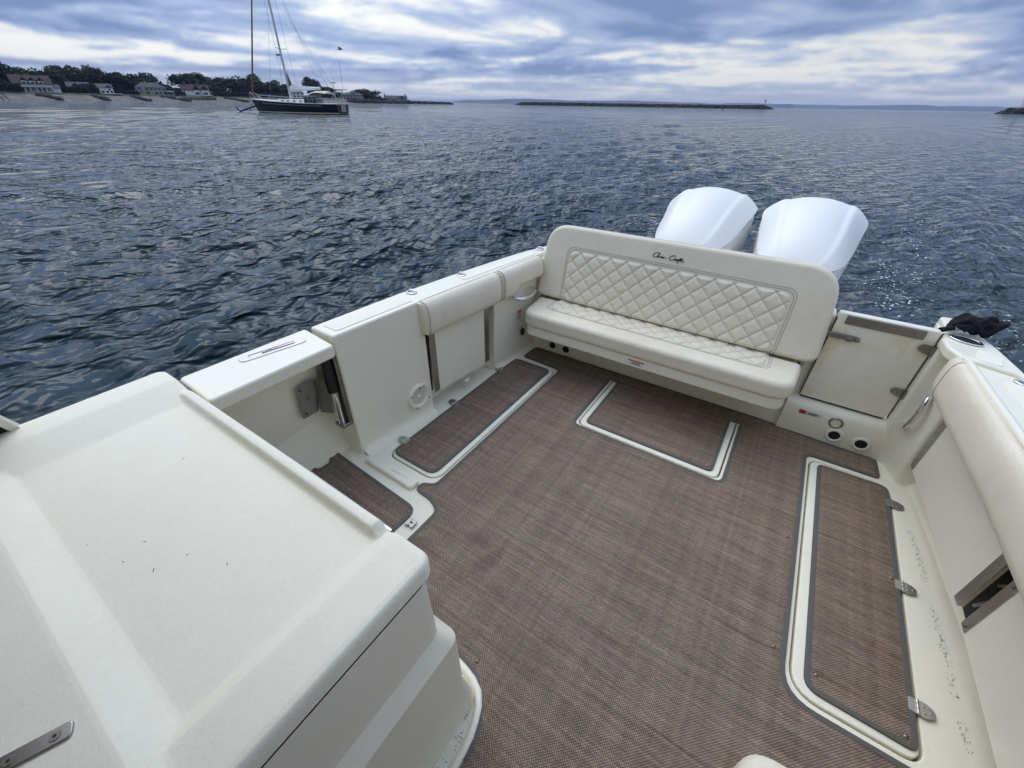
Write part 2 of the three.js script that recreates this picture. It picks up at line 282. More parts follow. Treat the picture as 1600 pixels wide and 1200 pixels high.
// ------------------------------------------------------------------ the motor boat (hull, liner, decks and fittings)
const boat = thing('motor_boat', 'cream white motor boat cockpit with gunwales, liner, doors and deck fittings', 'boat');
const OUT = [[6, 0.35], [5, 0.95], [3.6, 1.35], [2, 1.49], [0.6, 1.505], [-0.4, 1.482], [-0.95, 1.46], [-1.5, 1.43], [-2.0, 1.378], [-2.41, 1.322], [-2.62, 1.285], [-2.75, 1.25], [-2.95, 1.19]];
const outX = z => lerpT(OUT, z);
{ // hull skin below the caps, closed at the bow and at the transom
  const zs = [6, 5.4, 4.4, 3.2, 2, 0.9, -0.4, -0.95, -1.5, -2.0, -2.41, -2.75, -2.94];
  const secs = zs.map(z => { const w = outX(z) - 0.012, b = Math.max(0.02, w - 0.22); return [V(-w, 0.70, z), V(-w - 0.015, 0.3, z), V(-w + 0.02, 0.05, z), V(-b, -0.30, z), V(0, -0.55, z), V(b, -0.30, z), V(w - 0.02, 0.05, z), V(w + 0.015, 0.3, z), V(w, 0.70, z)]; });
  mk('hull', loft(secs, { caps: false, crease: 0.5 }), M.gel, boat);
  mk('foredeck', slab(rpoly([[-1.49, 1.9], [1.49, 1.9], [1.35, 3.6], [0.95, 5], [0.35, 6], [-0.35, 6], [-0.95, 5], [-1.35, 3.6]], 0.05), [], 0.80, 0.1, 0.02), M.gel, boat);
  mk('cabin_bulkhead', [box(2.9, 1.27, 0.06, 0, 0.635, 1.92), rbox(2.7, 0.25, 0.5, 0.08, 0, 1.2, 2.15)], M.gel, boat);
  mk('windscreen', loft([[-1.2, 0.0], [1.2, 0.0]].map(([x]) => [V(x, 1.3, 2.45), V(x * 0.92, 2.09, 1.75), V(x * 0.92, 2.09, 1.765), V(x, 1.3, 2.465)]), { closed: true, caps: true }), M.glassDark, boat);
  for (const s of [-1, 1]) mk('side_screen', loft([[0, 0], [0.012, 0]].map(([o]) => [V(s * (1.47 + o), 0.74, 0.01), V(s * (1.235 + o), 2.07, 0.50), V(s * (1.16 + o), 2.07, 2.4), V(s * (1.36 + o), 0.78, 2.9)]), { closed: true, caps: true, crease: 0.2 }), M.glassDark, boat);
  for (const s of [-1, 1]) mk('screen_frame', loft([[0.74, 0.0, 1.475], [2.07, 0.49, 1.24]].map(([y, z, x]) => [V(s * (x - 0.012), y, z), V(s * (x + 0.03), y, z), V(s * (x + 0.03), y, z + 0.022), V(s * (x - 0.012), y, z + 0.022)]), { closed: true, caps: true, crease: 0.3 }), M.gel, boat);
}
// hardtop over the helm with its posts, just forward of the cockpit
mk('hardtop', slab(rpoly([[-1.30, -0.22], [1.30, -0.22], [1.20, 2.9], [-1.20, 2.9]], 0.2), [], 2.16, 0.09, 0.03), M.gel, boat);
for (const [x, z, x2, z2] of [[-1.36, 1.2, -1.08, 0.6], [1.36, 1.2, 1.08, 0.6], [-1.25, 2.6, -0.95, 2.4], [1.25, 2.6, 0.95, 2.4]]) mk('hardtop_post', bar(V(x, 0.75, z), V(x2, 2.1, z2), 0.03, 12), M.steel, boat);
// hatch outlines in plan
const HATCH = {
  left: rpoly([[-1.172, -1.045, 0.06], [-0.825, -1.045, 0.07], [-0.825, -2.352, 0.05], [-1.172, -2.352, 0.05]], 0.05),
  right: rpoly([[1.178, -1.025, 0.05], [1.178, -2.362, 0.06], [0.825, -2.362, 0.05], [0.825, -1.025, 0.09]], 0.05),
  mid: rpoly([[-0.412, -1.905, 0.05], [0.412, -1.905, 0.05], [0.412, -2.47, 0.004], [-0.412, -2.47, 0.004]], 0.05),
  step: rpoly([[-1.50, -0.40, 0.01], [-0.742, -0.40, 0.01], [-0.742, -0.872, 0.07], [-1.50, -0.905, 0.02], [-1.50, -0.815, 0.02], [-1.405, -0.812, 0.03], [-1.405, -0.757, 0.03], [-1.50, -0.752, 0.02]], 0.03),
};
function grow(pts, d) { // offset an outline outwards
  let A = 0; const n = pts.length; for (let i = 0; i < n; i++) { const p = pts[i], q = pts[(i + 1) % n]; A += p[0] * q[1] - q[0] * p[1]; } const s = A > 0 ? 1 : -1;
  return pts.map((p, i) => { const a = pts[(i + n - 1) % n], b = pts[(i + 1) % n]; let tx = b[0] - a[0], tz = b[1] - a[1]; const l = Math.hypot(tx, tz) || 1; return [p[0] + s * tz / l * d, p[1] - s * tx / l * d]; });
}
{
  const sole = [[-1.50, 1.9], [-1.50, -0.96], [-1.31, -0.962], [-1.275, -1.5], [-1.345, -1.505], [-1.31, -2.1], [-1.21, -2.105], [-1.17, -2.66], [1.17, -2.66], [1.24, -2.44], [1.33, -2.43], [1.40, -1.5], [1.42, 1.9]];
  const stepHole = rpoly([[-1.495, -0.392], [-0.734, -0.392], [-0.734, -0.88], [-1.495, -0.912]], [0.01, 0.01, 0.075, 0.01]);
  const well = rpoly([[-0.06, 0.6], [-0.06, -0.3], [-0.14, -0.40], [-0.62, -0.40], [-0.62, 0.6]], [0, 0.06, 0.06, 0.02, 0]);
  mk('cockpit_sole', slab(sole, [grow(HATCH.left, 0.008), grow(HATCH.right, 0.008), grow(HATCH.mid, 0.008), stepHole], 0, 0.06, 0.006, 4), M.grit, boat);
  mk('gutter', box(3.0, 0.01, 4.6, 0, -0.068, -0.38), M.grit, boat);
  // raised pad between the step hatch and the port hatch
  mk('step_pad', slab(rpoly([[-1.245, -0.925], [-0.875, -0.918], [-0.872, -0.985], [-1.17, -0.992]], 0.025), [], 0.028, 0.03, 0.010), M.grit, boat);
  // moulded lip round the foot of the console
  const lip = tube([[0.0, 1.4], [0.002, 0.2], [0.002, -0.2], [-0.005, -0.32], [-0.05, -0.415], [-0.14, -0.448], [-0.4, -0.45], [-0.66, -0.45]].map(p => V(p[0], 0.004, p[1])), 0.014, 60, 8);
  lip.scale(1, 0.9, 1); mk('console_lip', lip, M.gel, boat);
  // fillet at the foot of the sides
  const fil = (pts, name) => mk(name, loft(pts.map(([x, z, s]) => [V(x, 0.05, z), V(x - s * 0.004, 0.03, z), V(x - s * 0.018, 0.012, z), V(x - s * 0.045, 0.002, z), V(x - s * 0.06, -0.006, z)])), M.grit, boat);
  fil([[-1.288, -0.97, -1], [-1.25, -1.49, -1]], 'side_fillet'); fil([[-1.195, -2.11, -1], [-1.158, -2.6, -1]], 'side_fillet');
}
// hinge leaf used on every hatch: rounded plate, knuckle, two screws
function hatchHinge(parent, x, z, turn) {
  const g = [], plateG = slab(rpoly([[-0.026, -0.004], [0.026, -0.004], [0.026, 0.02], [0.012, 0.042], [-0.012, 0.042], [-0.026, 0.02]], 0.010), [], 0.0125, 0.004, 0.0012);
  g.push(plateG); for (const k of [-0.017, 0, 0.017]) { const c = cyl(0.0055, 0.0055, 0.015, 0, 0, 0, 10); c.rotateZ(Math.PI / 2); c.translate(k, 0.0125, -0.006); g.push(c); }
  g.push(slab(rpoly([[-0.024, -0.03], [0.024, -0.03], [0.024, -0.008], [-0.024, -0.008]], 0.006), [], 0.0115, 0.003, 0.001));
  for (const [a, b] of [[-0.012, 0.012], [0.012, 0.012], [0, 0.03]]) g.push(cyl(0.0038, 0.0042, 0.003, a, 0.014, b, 10));
  const m = mk('hinge', g, M.hinge, parent); m.position.set(x, 0, z); m.rotation.y = turn; return m;
}
function hatch(shape, label, hinges) {
  const h = mk('floor_hatch', slab(shape, [], 0.001, 0.055, 0.006, 4), M.grit, boat); h.userData.label = label;
  for (const [x, z, t] of hinges) hatchHinge(h, x, z, t);
  return h;
}
hatch(HATCH.left, 'long floor hatch below the speaker', [[-1.18, -1.17, -Math.PI / 2], [-1.18, -1.62, -Math.PI / 2], [-1.18, -2.13, -Math.PI / 2]]);
hatch(HATCH.right, 'long floor hatch beside the scuffed side ledge', [[1.186, -2.22, Math.PI / 2], [1.186, -1.70, Math.PI / 2], [1.186, -1.20, Math.PI / 2]]);
hatch(HATCH.mid, 'wide floor hatch in front of the bench', []);
const stepH = hatch(HATCH.step, 'step hatch inside the boarding door', []);
{ const g = []; for (const [a, b, w, d] of [[0, 0, 0.02, 0.042], [0.017, 0.008, 0.016, 0.014], [0.017, -0.012, 0.016, 0.012], [0.03, 0, 0.016, 0.04]]) g.push(rbox(w, 0.006, d, 0.002, a, 0.012, b)); const m = mk('hinge', g, M.steelDull, stepH); m.position.set(-0.744, 0, -0.775); m.rotation.y = 0; }
{ const g = [cyl(0.012, 0.012, 0.05, 0, 0, 0), cyl(0.007, 0.007, 0.03, 0.02, 0, 0.012)]; g.forEach(a => a.rotateX(Math.PI / 2)); const m = mk('latch', g, M.chrome, stepH); m.position.set(-1.435, -0.02, -0.785); }

// side walls of the cockpit
mk('cockpit_wall', slab(rpoly([[-1.288, -0.958, 0.012], [-1.249, -1.502, 0.012], [-1.41, -1.502, 0.0], [-1.455, -0.958, 0.0]], 0.01), [], 0.735, 0.745, 0.008, 3), M.gel, boat);
mk('cockpit_wall', slab([[-1.345, -1.49], [-1.31, -2.12], [-1.36, -2.12], [-1.41, -1.49]], [], 0.72, 0.73, 0.004), M.gel, boat);
mk('cockpit_wall', slab(rpoly([[-1.197, -2.105, 0.012], [-1.157, -2.66, 0.0], [-1.24, -2.66, 0.0], [-1.36, -2.105, 0.0]], 0.01), [], 0.72, 0.73, 0.008, 3), M.gel, boat);
mk('cockpit_wall', slab(rpoly([[1.155, -2.66, 0], [1.198, -2.425, 0.02], [1.33, -2.425, 0], [1.24, -2.66, 0]], 0.01), [], 0.72, 0.73, 0.01, 3), M.gel, boat);
mk('cockpit_wall', slab([[1.325, -2.44], [1.40, -1.5], [1.42, 1.9], [1.46, 1.9], [1.44, -1.5], [1.36, -2.44]], [], 0.72, 0.73, 0.004), M.gel, boat);

// gunwale caps
const capL = rpoly([[-1.287, -0.957, 0.012], [-1.250, -1.5, 0], [-1.20, -2.1, 0], [-1.155, -2.66, 0.0], [-1.12, -2.94, 0.03], [-1.19, -2.95, 0.03], [-1.25, -2.75, 0], [-1.285, -2.62, 0], [-1.322, -2.41, 0], [-1.378, -2.0, 0], [-1.43, -1.5, 0], [-1.46, -0.957, 0.012]], 0);
mk('gunwale', slab(capL, [], 0.75, 0.055, 0.012, 4), M.gel, boat);
mk('gunwale_pad', slab(rpoly([[-1.315, -1.0], [-1.285, -1.47], [-1.385, -1.49], [-1.425, -1.0]], 0.015), [], 0.7535, 0.006, 0.002), M.grit, boat);
mk('gunwale_pad', slab(rpoly([[-1.26, -1.88], [-1.18, -2.6], [-1.235, -2.62], [-1.335, -1.9]], 0.015), [], 0.7535, 0.006, 0.002), M.grit, boat);
const capR = rpoly([[1.29, 1.9, 0], [1.225, -0.6, 0], [1.195, -1.5, 0], [1.145, -2.1, 0], [1.125, -2.44, 0.06], [1.092, -2.5, 0.03], [1.085, -2.665, 0.02], [1.12, -2.735, 0.02], [1.12, -2.94, 0.012], [1.19, -2.95, 0.02], [1.25, -2.75, 0], [1.285, -2.62, 0], [1.322, -2.41, 0], [1.378, -2.0, 0], [1.43, -1.5, 0], [1.46, -0.957, 0], [1.505, 0.6, 0], [1.49, 1.9, 0]], 0);
mk('gunwale', slab(capR, [], 0.75, 0.055, 0.014, 4), M.gel, boat);
mk('gunwale_ridge', tube([V(1.145, 0.752, -2.40), V(1.175, 0.755, -2.375), V(1.25, 0.755, -2.345), V(1.295, 0.755, -2.325), V(1.33, 0.752, -2.25)], 0.013, 20, 8), M.gel, boat);
mk('gunwale_ridge', tube([V(1.138, 0.750, -2.40), V(1.158, 0.752, -2.1), V(1.205, 0.752, -1.5), V(1.225, 0.752, -0.95), V(1.235, 0.752, -0.5)], 0.016, 24, 8), M.gel, boat);
mk('gunwale_pad', slab(rpoly([[1.225, -2.26], [1.30, -1.5], [1.385, -1.5], [1.325, -2.24]], 0.02), [], 0.7535, 0.006, 0.002), M.grit, boat);
mk('gunwale_pad', slab(rpoly([[1.17, -2.43], [1.255, -2.40], [1.275, -2.50], [1.205, -2.56]], 0.02), [], 0.7535, 0.006, 0.002), M.grit, boat);
{ // inner face of the starboard-quarter post down to the sole, next to the transom door
  mk('quarter_post', slab(rpoly([[1.092, -2.585, 0.02], [1.165, -2.56, 0.03], [1.20, -2.44, 0.02], [1.24, -2.44, 0], [1.24, -2.94, 0.01], [1.12, -2.94, 0.01], [1.092, -2.70, 0.01]], 0.01), [], 0.72, 0.75, 0.01, 3), M.gel, boat);
  mk('quarter_post', slab(rpoly([[-1.125, -2.62, 0.02], [-1.24, -2.62, 0], [-1.20, -2.94, 0.01], [-1.12, -2.94, 0.01]], 0.01), [], 0.72, 0.75, 0.01, 3), M.gel, boat);
}
// transom: kick wall with ledge, bulkhead behind the bench, motor well
{
  const prof = [[-2.575, 0.0], [-2.572, 0.10], [-2.578, 0.18], [-2.588, 0.205], [-2.605, 0.217], [-2.635, 0.224], [-2.70, 0.226], [-2.70, 0.0]];
  mk('transom_ledge', loft([0.62, 1.13].map(x => prof.map(p => V(x, p[1], p[0]))), { caps: true, crease: 0.9 }), M.gel, boat);
  const prof2 = [[-2.60, 0.0], [-2.598, 0.14], [-2.62, 0.16], [-2.66, 0.165], [-2.67, 0.16], [-2.67, 0.0]];
  mk('transom_kick', loft([-1.165, 0.62].map(x => prof2.map(p => V(x, p[1], p[0]))), { caps: true, crease: 0.5 }), M.gel, boat);
  mk('transom_bulkhead', rbox(1.77, 0.60, 0.12, 0.02, -0.245, 0.44, -2.73), M.gel, boat);
  mk('transom_post', rbox(0.05, 0.56, 0.12, 0.012, 0.64, 0.46, -2.71), M.gel, boat);
  mk('motor_well', [box(2.2, 0.05, 0.75, 0, 0.12, -3.05), rbox(2.2, 0.75, 0.08, 0.02, 0, 0.05, -3.40)], M.gel, boat);
  mk('swim_platform', slab(rpoly([[-1.1, -2.94], [-1.05, -3.5], [1.05, -3.5], [1.1, -2.94]], 0.08), [[[-0.75, -3.2], [0.75, -3.2], [0.75, -3.49], [-0.75, -3.49]]], 0.16, 0.06, 0.01), M.gel, boat);
  for (const [x, y, z] of [[0.905, 0.075, -2.574], [1.035, 0.073, -2.574], [-0.985, 0.062, -2.601], [-0.865, 0.062, -2.601]]) {
    const d = mk('drain', new THREE.TorusGeometry(0.036, 0.009, 8, 28), M.grit, boat); d.scale.z = 0.6; d.position.set(x, y, z + 0.006);
    const h = mk('opening', new THREE.CircleGeometry(0.030, 24), M.hole, d); h.position.z = 0.003;
  }
  const L = mk('courtesy_light', new THREE.TorusGeometry(0.030, 0.007, 8, 28), M.steel, boat); L.position.set(0.885, 0.152, -2.576);
  const lens = mk('lens', new THREE.CircleGeometry(0.025, 24), M.gel, L); lens.position.z = 0.002;
}
// transom door
{
  const d = new THREE.Group(); d.name = 'transom_door'; boat.add(d);
  const out = rpoly([[0.668, 0.235, 0.012], [1.082, 0.235, 0.035], [1.082, 0.768, 0.012], [0.668, 0.768, 0.012]], 0.01);
  mk('panel', plate(out, [], -2.632, 0.045, 0.006), M.door, d);
  mk('top_plate', rbox(0.325, 0.048, 0.008, 0.003, 0.868, 0.737, -2.629), M.steelDull, d);
  for (const x of [0.75, 0.868, 0.99]) { const s = cyl(0.006, 0.006, 0.004, 0, 0, 0, 10); s.rotateX(Math.PI / 2); s.translate(x, 0.735, -2.6235); mk('screw', s, M.steelDull, d); }
  mk('gap_strip', [rbox(0.006, 0.52, 0.006, 0.002, 1.0855, 0.505, -2.634), rbox(0.40, 0.006, 0.006, 0.002, 0.872, 0.233, -2.634), rbox(0.006, 0.50, 0.006, 0.002, 0.665, 0.49, -2.634)], M.rubber, d);  // black strips paint in the dark gap line round the panel
  mk('latch_bar', [rbox(0.15, 0.028, 0.016, 0.004, 0.715, 0.645, -2.622), rbox(0.03, 0.022, 0.02, 0.004, 0.755, 0.642, -2.612), rbox(0.02, 0.018, 0.03, 0.004, 0.792, 0.645, -2.618)], M.steelDull, d);
  for (const y of [0.672, 0.412]) {
    const s = rpoly([[-0.05, 0.004], [-0.035, 0.024], [0.0, 0.024], [0.012, 0.012], [0.012, -0.02], [0, -0.026], [-0.04, -0.012]], 0.008);
    const g = [plate(s, [], 0, 0.008, 0.002)]; const k = cyl(0.011, 0.011, 0.052, 0.013, -0.002, 0, 12); g.push(k); g.push(plate(rpoly([[0.014, 0.022], [0.032, 0.012], [0.032, -0.012], [0.014, -0.024]], 0.006), [], 0, 0.008, 0.002));
    for (const [a, b] of [[-0.03, 0.008], [-0.012, -0.006]]) { const q = cyl(0.0055, 0.0055, 0.004, 0, 0, 0, 10); q.rotateX(Math.PI / 2); q.translate(a, b, 0.001); g.push(q); }
    const m = mk('hinge', g, M.steelDull, d); m.position.set(1.075, y, -2.622);
  }
}
// grab handles
mk('grab_handle', tube([V(1.165, 0.468, -2.575), V(1.150, 0.462, -2.525), V(1.146, 0.41, -2.505), V(1.140, 0.33, -2.505), V(1.136, 0.285, -2.525), V(1.140, 0.268, -2.58)], 0.0135, 30, 12), M.chrome, boat);
mk('grab_handle', tube([V(-1.17, 0.535, -2.26), V(-1.115, 0.528, -2.28), V(-1.085, 0.525, -2.36), V(-1.085, 0.528, -2.44), V(-1.10, 0.535, -2.475), V(-1.15, 0.54, -2.485)], 0.012, 30, 12), M.chrome, boat);
// side door cap, panel and hinge gear
{
  const d = new THREE.Group(); d.name = 'boarding_door'; boat.add(d);
  mk('cap', slab(rpoly([[-1.482, -0.398, 0.02], [-1.225, -0.390, 0.022], [-1.214, -0.912, 0.022], [-1.464, -0.935, 0.02]], 0.02), [], 0.75, 0.062, 0.012, 4), M.gel, d);
  const p = loft([-0.395, -0.90].map(z => [V(-1.50, 0.02, z), V(-1.385, 0.69, z), V(-1.44, 0.69, z), V(-1.55, 0.02, z)]), { closed: true, caps: true, crease: 0.3 }); mk('panel', p, M.gel, d);
  const em = mk('pull_cleat', slab(rpoly([[-0.138, -0.029], [0.138, -0.029], [0.138, 0.029], [-0.138, 0.029]], 0.028), [rpoly([[-0.10, -0.015], [0.09, -0.015], [0.09, 0.015], [-0.10, 0.015]], 0.014)], 0.754, 0.008, 0.0015), M.hinge, d); em.rotation.y = Math.PI / 2 - 0.19; em.position.set(-1.392, 0, -0.735);
  const inn = mk('cleat_arm', [slab(rpoly([[-0.097, -0.010], [0.088, -0.010], [0.088, 0.010], [-0.097, 0.010]], 0.01), [], 0.7515, 0.004, 0.001), slab(rpoly([[-0.05, 0.002], [0.085, 0.006], [0.085, -0.006], [0, -0.004]], 0.004), [], 0.756, 0.006, 0.002)], M.hinge, em);
  // stainless hinge: flat plate on the panel, angled arm, upright spring cylinder in a channel
  const lean = Math.atan2(0.115, 0.67);
  const pl = plate(rpoly([[-0.046, -0.105], [0.046, -0.105], [0.046, 0.105], [-0.046, 0.105]], 0.014), [], 0, 0.005, 0.0015); pl.rotateY(Math.PI / 2); pl.rotateZ(-lean); pl.translate(-1.400, 0.425, -0.815);
  const arm = plate(rpoly([[-0.035, -0.10], [0.035, -0.10], [0.035, 0.10], [-0.035, 0.10]], 0.004), [], 0, 0.005, 0.0015); arm.rotateY(0.45); arm.translate(-1.37, 0.42, -0.872);
  const hg = mk('hinge_bracket', [pl, arm], M.steelDull, d);
  for (const [y, z] of [[0.50, -0.785], [0.43, -0.815], [0.345, -0.79]]) { const s = new THREE.SphereGeometry(0.006, 8, 6); s.translate(-1.41 + (y - 0.345) * 0.17 + 0.004, y, z); mk('screw', s, M.steelDull, hg); }
  const ht = mk('hinge_channel', [rbox(0.075, 0.43, 0.02, 0.008, -1.335, 0.44, -0.948), rbox(0.07, 0.02, 0.06, 0.006, -1.335, 0.235, -0.925), rbox(0.075, 0.02, 0.06, 0.006, -1.335, 0.652, -0.925)], M.steelDull, d);
  mk('hinge_cylinder', [cyl(0.019, 0.019, 0.22, -1.335, 0.35, -0.918, 20)], M.chrome, ht);
  mk('hinge_sleeve', [cyl(0.026, 0.026, 0.20, -1.335, 0.545, -0.918, 20)], M.black, ht);
  mk('latch', [rbox(0.012, 0.016, 0.13, 0.003, -1.375, 0.655, -0.53), rbox(0.02, 0.022, 0.03, 0.004, -1.372, 0.648, -0.60), rbox(0.014, 0.014, 0.016, 0.003, -1.372, 0.655, -0.625)], M.steelDull, d);
}
// speaker
{
  const s = mk('speaker', new THREE.LatheGeometry([[0.0, 0.004], [0.05, 0.004], [0.062, 0.008], [0.066, 0.016], [0.074, 0.018], [0.082, 0.014], [0.085, 0.0]].map(p => new THREE.Vector2(p[0], p[1])), 48), M.gel, boat);
  s.rotation.set(0, 0, -Math.PI / 2); s.position.set(-1.257, 0.165, -1.392); s.rotation.order = 'YXZ'; s.rotation.y = -0.07;
  const holes = []; for (let r = 1; r <= 8; r++) { const n = Math.round(r * 6.2); for (let k = 0; k < n; k++) { const a = k / n * 6.283 + r; const c = new THREE.CircleGeometry(0.0017, 6); c.rotateX(-Math.PI / 2); c.translate(Math.cos(a) * r * 0.0066, 0.0047, Math.sin(a) * r * 0.0066); holes.push(c); } }
  mk('grille_holes', holes, M.trim, s);
  mk('centre_cap', new THREE.LatheGeometry([[0.0, 0.012], [0.008, 0.011], [0.012, 0.006], [0.013, 0.004]].map(p => new THREE.Vector2(p[0], p[1])), 20), M.gel, s);
  for (let k = 0; k < 4; k++) { const a = k * Math.PI / 2 + 0.5, c = cyl(0.005, 0.005, 0.003, Math.cos(a) * 0.073, 0.0185, Math.sin(a) * 0.073, 10); mk('screw', c, M.steelDull, s); }
  const b = [box(0.003, 0.001, 0.012, -0.056, 0.008, -0.012), box(0.003, 0.001, 0.008, -0.052, 0.008, -0.006), box(0.012, 0.001, 0.003, -0.052, 0.008, -0.017)]; mk('badge', b, M.ink, s);
}
// flush cleats and rings
function ring(name, x, z, r, squash, turn, hole) {
  const t = new THREE.TorusGeometry(r, 0.006, 8, 32); t.rotateX(Math.PI / 2); t.scale(1, 0.6, squash); const m = mk(name, t, M.chrome, boat); m.position.set(x, 0.755, z); m.rotation.y = turn;
  const c = new THREE.CircleGeometry(r * 0.96, 28); c.rotateX(-Math.PI / 2); c.scale(1, 1, squash); mk('inset', c, hole ? M.hole : M.steel, m).position.y = 0.0005; return m;
}
for (const [x, z] of [[-1.375, -1.55], [-1.330, -1.94], [-1.215, -2.72]]) { const m = ring('cleat', x, z, 0.028, 0.8, 0, false); mk('horn', tube([V(-0.022, 0.004, 0), V(-0.008, 0.012, 0.004), V(0.008, 0.012, -0.004), V(0.022, 0.004, 0)], 0.005, 10, 8), M.chrome, m); }
ring('rod_holder', 1.17, -2.632, 0.060, 0.62, -0.45, true);
ring('cleat', 1.205, -2.885, 0.032, 0.5, -1.0, false); ring('cleat', 1.292, -2.268, 0.03, 0.7, -0.6, false);
// labels
function sticker(w, h, parts, name, label) { const g = new THREE.Group(); g.name = name; boat.add(g); if (label) g.userData.label = label; mk('backing', box(w, h, 0.001), M.paper, g); for (const [pw, ph, px, py, m] of parts) mk('print', box(pw, ph, 0.001, px, py, 0.0012), m, g); return g; }
{
  const s = sticker(0.118, 0.028, [[0.034, 0.026, -0.041, 0, M.orange], [0.012, 0.010, -0.041, -0.001, M.ink], [0.05, 0.0025, 0.012, 0.006, M.ink], [0.056, 0.0025, 0.014, 0.0, M.ink], [0.04, 0.0025, 0.008, -0.006, M.ink]], 'warning_label', 'small orange and white warning sticker on transom'); s.position.set(0.755, 0.163, -2.5735);
  const t = sticker(0.05, 0.085, [[0.045, 0.022, 0, 0.029, M.orange], [0.034, 0.002, 0, 0.006, M.ink], [0.034, 0.002, 0, -0.002, M.ink], [0.034, 0.002, 0, -0.010, M.ink], [0.028, 0.002, 0, -0.018, M.ink], [0.034, 0.002, 0, -0.026, M.ink]], 'warning_label', 'small orange and white warning sticker on side wall'); t.position.set(-1.171, 0.352, -2.385); t.rotation.y = Math.PI / 2 - 0.073;
}
{ const g = new THREE.SphereGeometry(0.028, 16, 12); g.scale(0.5, 1.15, 0.8); const m = mk('wash_down_plug', g, M.rubber, boat); m.position.set(-1.16, 0.205, -2.42); }
{ // scuffs: black rubber scrapes and grit along the starboard ledge
  const g = [], R = rng(14); for (let k = 0; k < 300; k++) { const t = R(), dens = fbm(t * 9, 2, 2, 3); if (dens < 0.42) continue; const z = -2.08 + t * 1.0, x = 1.232 + 0.075 * Math.sqrt(t) + (R() + R() - 1) * 0.016, l = 0.0015 + R() * R() * 0.010; const b = box(l, 0.0005, 0.0007 + R() * 0.0012, 0, 0, 0); b.rotateY(0.9 + (R() - 0.5) * 2.6); b.translate(x, 0.0012 + R() * 0.0004, z); g.push(b); }
  const m = mk('scuff_marks', g, M.scuff, boat); m.userData.kind = 'stuff'; m.userData.label = 'dark scuff marks along the side ledge';
}
// ------------------------------------------------------------------ loose and bolted-in things in the cockpit
// woven mats: each a panel with a bound edge and snap studs
function deckMat(name, label, panels, binds, studs, group) {
  const t = thing(name, label, 'mat', group);
  for (const [o, holes] of panels) mk('weave', matUV(slab(o, holes, 0.0085, 0.007, 0.0015, 1)), M.mat, t);
  for (const b of binds) { // flat binding tape along a path, 17 mm wide
    const pts = b.pts, closed = b.closed, n = pts.length, secs = [];
    for (let i = 0; i < n + (closed ? 1 : 0); i++) { const p = pts[i % n], a = pts[closed ? (i + n - 1) % n : Math.max(0, i - 1)], q = pts[closed ? (i + 1) % n : Math.min(n - 1, i + 1)]; let tx = q[0] - a[0], tz = q[1] - a[1]; const l = Math.hypot(tx, tz) || 1, nx = tz / l, nz = -tx / l; secs.push([[-0.0095, 0.002], [-0.0085, 0.0098], [0, 0.0108], [0.0085, 0.0098], [0.0095, 0.002]].map(([u, y]) => V(p[0] + nx * u, y, p[1] + nz * u))); }
    mk('binding', loft(secs, { crease: 1.0 }), M.trim, t);
  }
  for (const [x, z] of studs) { const s = new THREE.LatheGeometry([[0, 0.006], [0.003, 0.0055], [0.005, 0.004], [0.007, 0.002], [0.008, 0]].map(p => new THREE.Vector2(p[0], p[1])), 12); s.translate(x, 0.0085, z); mk('snap_stud', s, M.steelDull, t); }
  return t;
}
const inset = (o, d) => grow(o, -d);
